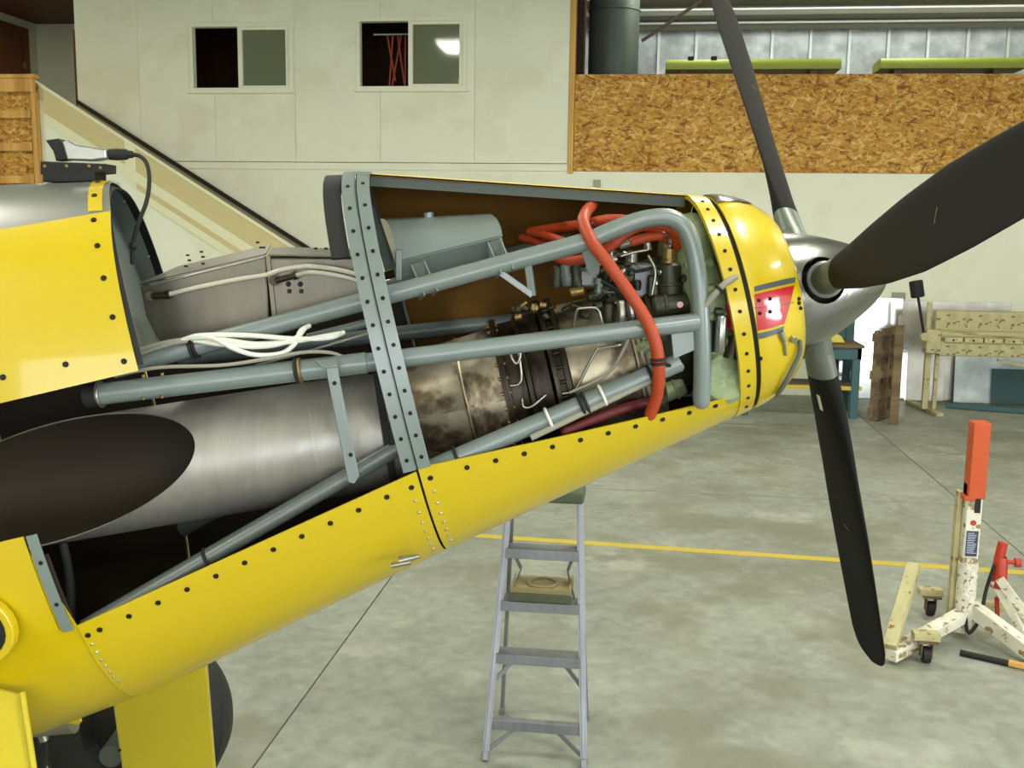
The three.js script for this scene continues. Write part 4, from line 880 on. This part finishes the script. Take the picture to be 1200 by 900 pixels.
  C(785, 346, 784, 308, 15, 0.17, M.castDark, 'governor'); C(784, 312, 785, 290, 9, 0.17, M.brass, 'governor_cap'); C(785, 292, 785, 276, 3.5, 0.17, M.steel, 'fitting'); 
  C(764, 360, 808, 355, 14, 0.19, M.castDark, 'starter_generator');
  add('red_label', rod(L(797, 357, 0.215), L(797, 357, 0.222), 0.008), M.red, e);
  C(665, 335, 662, 298, 7, 0.16, M.greyDark); C(652, 338, 654, 312, 7, 0.15, M.castDark); C(677, 340, 674, 310, 6, 0.17, M.castDark); W(690, 326, 22, 22, 0.17, 0.08, M.greyDark);
  C(668, 343, 684, 340, 5, 0.2, M.brass, 'fitting'); C(688, 347, 710, 345, 8, 0.13, M.castDark); C(716, 300, 716, 288, 4, 0.16, M.steel, 'fitting'); C(740, 308, 741, 294, 7, 0.17, M.steel, 'fitting');
  C(700, 350, 720, 330, 9, 0.1, M.castDark); C(730, 382, 728, 352, 6, 0.19, M.steel); C(742, 380, 738, 352, 5, 0.2, M.polished); C(712, 390, 714, 356, 7, 0.17, M.castDark);
  W(720, 300, 40, 8, 0.1, 0.05, M.castDark); W(806, 330, 12, 50, 0.12, 0.1, M.castDark);
  for (let i = 0; i < 80; i++) { const x = rr(700, 806), y = rr(292, 392), z = rr(0.11, 0.2), r = rr(2, 5.5), l = rr(4, 13), a = rr(0, 6.3); C(x, y, x + l * Math.cos(a), y + l * Math.sin(a), r, z, [M.castDark, M.steel, M.greyDark, M.oilyDark, M.castDark][i % 5], 'fitting'); }
  for (let i = 0; i < 16; i++) { const x = rr(596, 700), y = rr(356, 380) - (x - 600) * 0.1, r = rr(2, 5), l = rr(5, 12); C(x, y, x + l, y - rr(-4, 6), r, 0.16, [M.oilyDark, M.castDark, M.brass][i % 3], 'fitting'); }
  C(800, 448, 770, 462, 16, 0.12, M.castGreen); W(790, 455, 60, 24, 0.05, 0.1, M.castGreen); C(745, 410, 775, 400, 8, 0.2, M.castGreen); C(748, 425, 776, 418, 10, 0.17, M.castDark);
  const line = (pts, r = 1.8, m = M.steel, nm = 'fuel_line') => add(nm, tube(pts.map((p) => L(...p)), r * 0.0021, 40, 8), m, e);
  line([[654, 462, 0.235], [672, 459, 0.24], [677, 452, 0.243], [698, 412, 0.25], [704, 408, 0.25], [724, 405, 0.24], [733, 402, 0.22]]);
  line([[596, 408, 0.22], [600, 420, 0.225], [605, 426, 0.225], [609, 420, 0.225], [610, 406, 0.22]]); line([[607, 408, 0.22], [611, 440, 0.222], [608, 450, 0.222], [598, 452, 0.22]]);
  line([[612, 468, 0.215], [614, 477, 0.22], [624, 476, 0.22], [640, 463, 0.22]]); line([[672, 384, 0.2], [676, 364, 0.22], [684, 361, 0.22], [700, 362, 0.22], [706, 378, 0.22], [714, 388, 0.22]]);
  line([[736, 398, 0.26], [728, 415, 0.26], [716, 434, 0.25], [700, 446, 0.25], [668, 460, 0.26]], 2, M.cable); line([[688, 313, 0.22], [712, 307, 0.2], [722, 304, 0.18]], 1.8, M.hoseWhite); line([[728, 300, 0.2], [742, 296, 0.2], [758, 293, 0.2]], 1.8);
  line([[826, 358, 0.3], [838, 344, 0.31], [850, 332, 0.31], [862, 325, 0.29]], 4, M.cable, 'control_cable'); line([[720, 312, 0.18], [745, 318, 0.19], [770, 312, 0.19]], 2, M.rubber); line([[705, 330, 0.17], [730, 345, 0.19], [752, 372, 0.2]], 2.4, M.rubber); line([[760, 300, 0.2], [768, 318, 0.21], [764, 345, 0.21]], 2, M.steel);
  add('cable_clamp', torus(L(843, 339, 0.31), L(850, 332, 0.31).sub(L(843, 339, 0.31)), 0.011, 0.004, 16), M.rubber, e);
}
// ---- hoses and cables
{
  const h = (pts, r, m, nm, n = 60) => add(nm, tube(pts.map((p) => L(...p)), r, n, 14), m, air);
  const main = h([[694, 240, -0.02], [686, 250, 0.1], [684, 262, 0.24], [694, 284, 0.315], [715, 312, 0.325], [742, 350, 0.33], [760, 380, 0.335], [770, 410, 0.335], [772, 436, 0.325], [770, 462, 0.3], [762, 486, 0.27]], 0.0158, M.hose, 'red_hose', 90);
  h([[622, 272, -0.1], [655, 267, -0.02], [685, 263, 0.1], [714, 258, 0.17], [741, 260, 0.2], [766, 268, 0.2], [785, 282, 0.16]], 0.0148, M.hose, 'red_hose');
  h([[640, 296, 0.1], [664, 305, 0.18], [691, 302, 0.21], [714, 290, 0.23], [738, 271, 0.235], [764, 263, 0.23], [786, 269, 0.22], [794, 288, 0.18]], 0.0128, M.hose, 'red_hose');
  h([[612, 279, -0.12], [632, 284, -0.05], [652, 290, 0.02]], 0.012, M.hose, 'red_hose'); h([[624, 272, -0.05], [650, 279, 0.05], [670, 287, 0.1]], 0.011, M.hose, 'red_hose');
  h([[773, 276, 0.21], [758, 278, 0.215], [742, 283, 0.21]], 0.0125, M.hose, 'red_hose', 20);
  h([[745, 282, 0.21], [729, 287, 0.2]], 0.0105, M.steel, 'hose_sleeve', 8); h([[770, 276, 0.21], [785, 275, 0.2], [786, 284, 0.19]], 0.008, M.steel, 'hose_fitting', 14);
  h([[662, 505, 0.29], [720, 482, 0.27], [770, 468, 0.2]], 0.013, M.redDark, 'red_hose', 20);
  const cl = (x, y, z, dx, dy, r) => add('hose_clamp', torus(L(x, y, z), L(x + dx, y + dy, z).sub(L(x, y, z)), r, 0.004, 20), M.rubber, air);
  cl(687, 265, 0.255, 5, 10, 0.017); cl(772, 421, 0.332, 1, 10, 0.017); cl(772, 426, 0.33, 1, 10, 0.017);
  add('clamp_arm', rod(L(774, 424, 0.33), L(788, 430, 0.28), 0.005), M.rubber, air);
  const wc = (pts, r = 0.0062) => h(pts, r, M.hoseWhite, 'white_cable', 40);
  wc([[213, 399, 0.325], [235, 393, 0.335], [290, 393, 0.34], [345, 397, 0.34], [385, 396, 0.34], [402, 390, 0.33]]);
  wc([[225, 396, 0.33], [248, 396, 0.345], [275, 409, 0.355], [300, 416, 0.355], [330, 414, 0.35], [346, 402, 0.34], [352, 388, 0.33], [362, 382, 0.31]]);
  wc([[225, 397, 0.325], [260, 398, 0.34], [300, 403, 0.345], [345, 400, 0.34], [398, 391, 0.335]]); wc([[228, 399, 0.325], [262, 404, 0.345], [310, 406, 0.345], [345, 397, 0.34], [358, 384, 0.32]]);
  h([[140, 418, 0.31], [170, 408, 0.32], [192, 402, 0.325], [215, 398, 0.325]], 0.006, M.cable, 'cable'); h([[140, 423, 0.315], [172, 412, 0.325], [200, 403, 0.33], [218, 400, 0.33]], 0.0045, M.cable, 'cable');
  h([[135, 441, 0.34], [165, 434, 0.37], [195, 430, 0.375], [260, 428, 0.372], [310, 421, 0.365], [355, 413, 0.355], [385, 413, 0.35], [402, 418, 0.345]], 0.0045, M.cable, 'cable');
  h([[300, 428, 0.3], [352, 414, 0.3], [440, 388, 0.29]], 0.003, M.cable, 'cable', 20);
}
// ---- instrument on top of the fuselage
{
  const z = 0.06, b = group('mounted_probe', air);
  const P = (x, y, dz = 0) => L(x, y, z + dz);
  const ext = (pts, d, m, nm, z0 = -d / 2) => { const s = new THREE.Shape(pts.map(([x, y]) => { const p = P(x, y); return new THREE.Vector2(p.x, p.y); })); const g = new THREE.ExtrudeGeometry(s, { depth: d - 0.008, bevelEnabled: true, bevelSize: 0.004, bevelThickness: 0.004, bevelSegments: 2, bevelOffset: -0.004 }); g.translate(0, 0, z + z0 + 0.004); return add(nm, g, m, b); };
  ext([[57, 165], [72, 163], [78, 168], [83, 188], [69, 189], [66, 178]], 0.045, M.rubber, 'black_grip');
  ext([[77, 167], [84, 165], [92, 170], [128, 176], [129, 186], [112, 189], [83, 188]], 0.05, M.silverPaint, 'silver_body');
  add('connector', turned([[0, 0.008], [0, 0.014], [0.02, 0.0155], [0.045, 0.014], [0.05, 0.0105], [0.062, 0.009], [0.062, 0]], P(128, 181), P(156, 181).sub(P(128, 181))), M.rubber, b);
  ext([[55, 190], [130, 193], [130, 203], [118, 204], [118, 214], [58, 214], [58, 206], [55, 205]], 0.09, M.rubber, 'bracket');
  for (const [x, y] of [[61, 196], [86, 196], [112, 196], [125, 198]]) { const p = P(x, y); p.z = z + 0.046; stud(b, p, V(0, 0, 1), RIVET, M.brass, 'bolt'); }
  add('signal_cable', tube([P(154, 181), P(164, 183), P(172, 192, 0.02), P(175, 210, 0.05), P(172, 235, 0.08), P(162, 262, 0.1), P(156, 285, 0.1), P(155, 308, 0.1)], 0.0055, 60), M.rubber, b);
  const kp = P(156, 288, 0.1); add('cable_knot', new THREE.SphereGeometry(0.011, 14, 10).translate(kp.x, kp.y, kp.z), M.rubber, b);
}
// ---- landing gear
{
  const wheel = (x, z, name) => {
    const w = group(name, air, V(x, 0.345, z));
    const ty = new THREE.LatheGeometry([[0.17, -0.1], [0.23, -0.118], [0.3, -0.115], [0.335, -0.08], [0.345, -0.04], [0.345, 0.04], [0.335, 0.08], [0.3, 0.115], [0.23, 0.118], [0.17, 0.1]].map((p) => new THREE.Vector2(...p)), 64); ty.rotateX(Math.PI / 2);
    add('tyre', toCreasedNormals(ty, 0.5), M.tyre, w);
    const hb = new THREE.LatheGeometry([[0.0001, -0.07], [0.06, -0.08], [0.07, -0.05], [0.15, -0.05], [0.175, -0.1], [0.175, 0.1], [0.15, 0.05], [0.06, 0.08], [0.0001, 0.09]].map((p) => new THREE.Vector2(...p)), 40); hb.rotateX(Math.PI / 2);
    add('wheel_hub', toCreasedNormals(hb, 0.5), M.tyre, w);
    return w;
  };
  const fx = L(158, 860, -0.75).x;
  wheel(fx, -0.78, 'main_wheel');
  const slab = (tl, tr, br, bl, th, m, nm, par = air) => add(nm, plate([tl, tr, br, bl], th, 0.006), m, par);
  const tl = L(129, 790, -0.25), tr = L(241, 755, -0.25), bl0 = L(148, 905, -0.42), br0 = L(253, 905, -0.42);
  const down = (a, b, k) => a.clone().lerp(b, k);
  const leg = slab(tl, tr, down(tr, br0, 2.1), down(tl, bl0, 2.1), 0.03, M.yellowGear, 'gear_leg');
  for (const [x, y] of [[137, 818], [145, 872]]) stud(leg, L(x, y, -0.3).add(V(0, 0, 0.04)), V(0, 0.2, 1), SMALL);
  add('axle', rod(V(fx, 0.345, -0.72), V(fx, 0.345, -0.5), 0.04), M.greyDark, air);
  const nx = fx + 0.05;
  wheel(nx, 1.1, 'main_wheel');
  const ntl = L(-90, 785, 0.46), ntr = L(29, 815, 0.46), nbr = L(43, 905, 0.56), nbl = L(-60, 905, 0.56);
  slab(ntl, ntr, down(ntr, nbr, 2.9), down(ntl, nbl, 2.9), 0.03, M.yellowGear, 'gear_leg');
  add('leg_edge', rod(L(26, 812, 0.475), L(40, 905, 0.575), 0.008), M.yellowGear, air);
  add('axle', rod(V(nx, 0.345, 1.05), V(nx, 0.345, 0.85), 0.04), M.greyDark, air);
  const g0 = L(38, 852, 0.15), g1 = L(86, 842, 0.15);
  add('brake_cylinder', [rod(g0, g1, 0.028, 0.04, 20), rod(L(36, 826, 0.15), L(52, 868, 0.15), 0.012), rod(L(60, 826, 0.15), L(74, 838, 0.15), 0.014)], M.steel, air);
  add('hinge_tab', plate([L(68, 818, 0.2), L(88, 814, 0.2), L(96, 845, 0.2), L(92, 849, 0.2), L(70, 847, 0.2)], 0.008), M.yellowGear, air);
  add('brake_line', tube([L(45, 862, 0.05), L(48, 885, 0), L(44, 910, -0.1)], 0.02), M.rubber, air);
  const jp = L(-5, 640, 0.5); 
  add('belly_strut', tube([L(75, 640, 0.3), L(82, 680, 0.3), L(84, 725, 0.32)], 0.011), M.rubber, air);
}
// ---- propeller
{
  const p = group('propeller', air), hub = L(946.4, 339, 0.0);
  const A2 = rad(12.8), Y2 = rad(1.9), FWD = V(Math.cos(A2) * Math.cos(Y2), Math.sin(A2), Math.cos(A2) * Math.sin(Y2)), BACK = FWD.clone().negate(), NEAR = V(-Math.sin(Y2), 0, Math.cos(Y2)), UP = NEAR.clone().cross(FWD);
  const R = 1.398, cone = rad(4.7);
  const angles = [77.3, 197.3, -42.7].map(rad);
  const dirs = angles.map((a) => UP.clone().multiplyScalar(Math.cos(a)).addScaledVector(NEAR, Math.sin(a)).multiplyScalar(Math.cos(cone)).addScaledVector(FWD, Math.sin(cone)).normalize());
  const stt = [[0.2, 0.082, 0.078, 40], [0.27, 0.098, 0.07, 30], [0.34, 0.124, 0.056, 27], [0.45, 0.16, 0.044, 25], [0.62, 0.202, 0.034, 24.8], [0.82, 0.228, 0.027, 26], [1.02, 0.222, 0.021, 27.5], [1.2, 0.2, 0.016, 28.5], [1.3, 0.182, 0.014, 29], [1.355, 0.15, 0.012, 29], [1.384, 0.1, 0.01, 29], [R, 0.02, 0.004, 29]];
  const TURN = [[[0.2, 0], [1.4, 0]], [[0.2, 0], [0.34, -3], [0.45, -8], [0.62, -13.5], [0.82, -16], [1.02, -17], [1.2, -16], [1.4, -13]], [[0.2, 0], [0.45, 1], [0.82, 3], [1.2, 6], [1.4, 7]]];   // each blade stands at its own pitch
  const turn = (i, r) => { const T = TURN[i]; let k = 0; while (k < T.length - 2 && r > T[k + 1][0]) k++; return lerp(T[k][1], T[k + 1][1], clamp((r - T[k][0]) / (T[k + 1][0] - T[k][0]), 0, 1)); };
  const at_ = (r, k) => { let i = 0; while (i < stt.length - 2 && r > stt[i + 1][0]) i++; const a = stt[i], b = stt[i + 1]; return lerp(a[k], b[k], clamp((r - a[0]) / (b[0] - a[0]), 0, 1)); };
  const frame = (d) => { const q = FWD.clone().cross(d).normalize(); const ax = d.clone().cross(q).normalize(); return { q, ax }; };
  const secPt = (d, r, eta) => {
    const { q, ax } = frame(d), c = at_(r, 1), t = at_(r, 2), b = rad(at_(r, 3) + turn(dirs.indexOf(d), r));
    const e = q.clone().multiplyScalar(Math.cos(b)).addScaledVector(ax, -Math.sin(b)), n = q.clone().multiplyScalar(Math.sin(b)).addScaledVector(ax, Math.cos(b));
    const x = Math.cos(eta), k = clamp((r - 0.25) / 0.2, 0, 1), y = Math.sin(eta) * (1 - 0.35 * k * x);
    return hub.clone().addScaledVector(d, r).addScaledVector(e, c / 2 * x).addScaledVector(n, t / 2 * y + k * 0.03 * c * (1 - x * x));
  };
  dirs.forEach((d, i) => {
    const rs = []; for (let k = 0; k <= 44; k++) rs.push(k < 34 ? lerp(0.2725, 1.3, k / 34) : lerp(1.3, R, (k - 34) / 10));
    const bl = add('blade', shell((u, v) => { const f = u * 44, k = Math.min(43, Math.floor(f)); return secPt(d, lerp(rs[k], rs[k + 1], f - k), -v * D2); }, 44, 40, 0.0015), M.blade, p);
    add('blade_shank', [turned([[0.06, 0.04], [0.13, 0.043], [0.135, 0.05], [0.15, 0.05], [0.155, 0.042], [0.2, 0.04]], hub, d, 36), shell((u, v) => secPt(d, lerp(0.198, 0.273, u), -v * D2).addScaledVector(V(0, 0, 0), 0), 8, 40, 0.001)], M.shank, p);
    const mark = (r, w, h, m, nm, e0) => { const a = secPt(d, r, e0), b2 = secPt(d, r + 0.01, e0), c2 = secPt(d, r, e0 + 0.05); const y = b2.sub(a).normalize(), x = c2.sub(a).normalize(), n = x.clone().cross(y).normalize(); if (n.dot(camA.clone().sub(a)) < 0) n.negate(); const g = new THREE.BoxGeometry(w, h, 0.001); g.applyMatrix4(new THREE.Matrix4().makeBasis(y.clone().cross(n), y, n).setPosition(a.clone().addScaledVector(n, 0.0012))); add(nm, g, m, p); };
    const vis = [Math.PI * 0.5, -Math.PI * 0.5].sort((a, b) => secPt(d, 0.4, a).distanceTo(camA) - secPt(d, 0.4, b).distanceTo(camA))[0];
    if (i === 1) mark(0.36, 0.014, 0.055, M.sticker, 'blade_sticker', vis);
    mark(0.83, 0.035, 0.004, M.brass, 'index_mark', vis);
  });
  // spinner: turned shell with three blade openings
  const prof = [[-0.082, 0.169], [-0.075, 0.172], [-0.04, 0.167], [0.02, 0.151], [0.08, 0.127], [0.13, 0.102], [0.17, 0.077], [0.2, 0.05], [0.216, 0.027], [0.222, 0.0005]];
  const sp = new THREE.SplineCurve(prof.map(([x, r]) => new THREE.Vector2(r, x))).getPoints(60), inner = sp.map((q) => new THREE.Vector2(Math.max(q.x - 0.004, 0.0003), q.y - 0.004)).reverse();
  let g = new THREE.LatheGeometry([...sp, ...inner, sp[0]], 96);
  g.applyQuaternion(new THREE.Quaternion().setFromUnitVectors(V(0, 1, 0), FWD)); g.translate(hub.x, hub.y, hub.z);
  const ev = new Evaluator(); ev.attributes = ['position', 'normal', 'uv'];
  let br = new Brush(toCreasedNormals(g, 0.6)); br.updateMatrixWorld();
  for (const d of dirs) { const c = rod(hub.clone().addScaledVector(d, 0.07).addScaledVector(FWD, -0.005), hub.clone().addScaledVector(d, 0.3).addScaledVector(FWD, -0.005), 0.064, 0.064, 40); const cb = new Brush(c); cb.updateMatrixWorld(); br = ev.evaluate(br, cb, SUBTRACTION); }
  add('spinner', br.geometry, M.polished, p);
  add('back_plate', turned([[0, 0.02], [0, 0.17], [0.008, 0.17], [0.01, 0.02]], hub.clone().addScaledVector(BACK, 0.082), BACK, 60), M.blackGloss, p);
  add('hub_body', turned([[-0.07, 0.03], [-0.07, 0.07], [-0.03, 0.085], [0.03, 0.085], [0.06, 0.06], [0.12, 0.05], [0.12, 0]], hub, FWD, 40), M.castDark, p);
}

renderer.render(scene, camera);
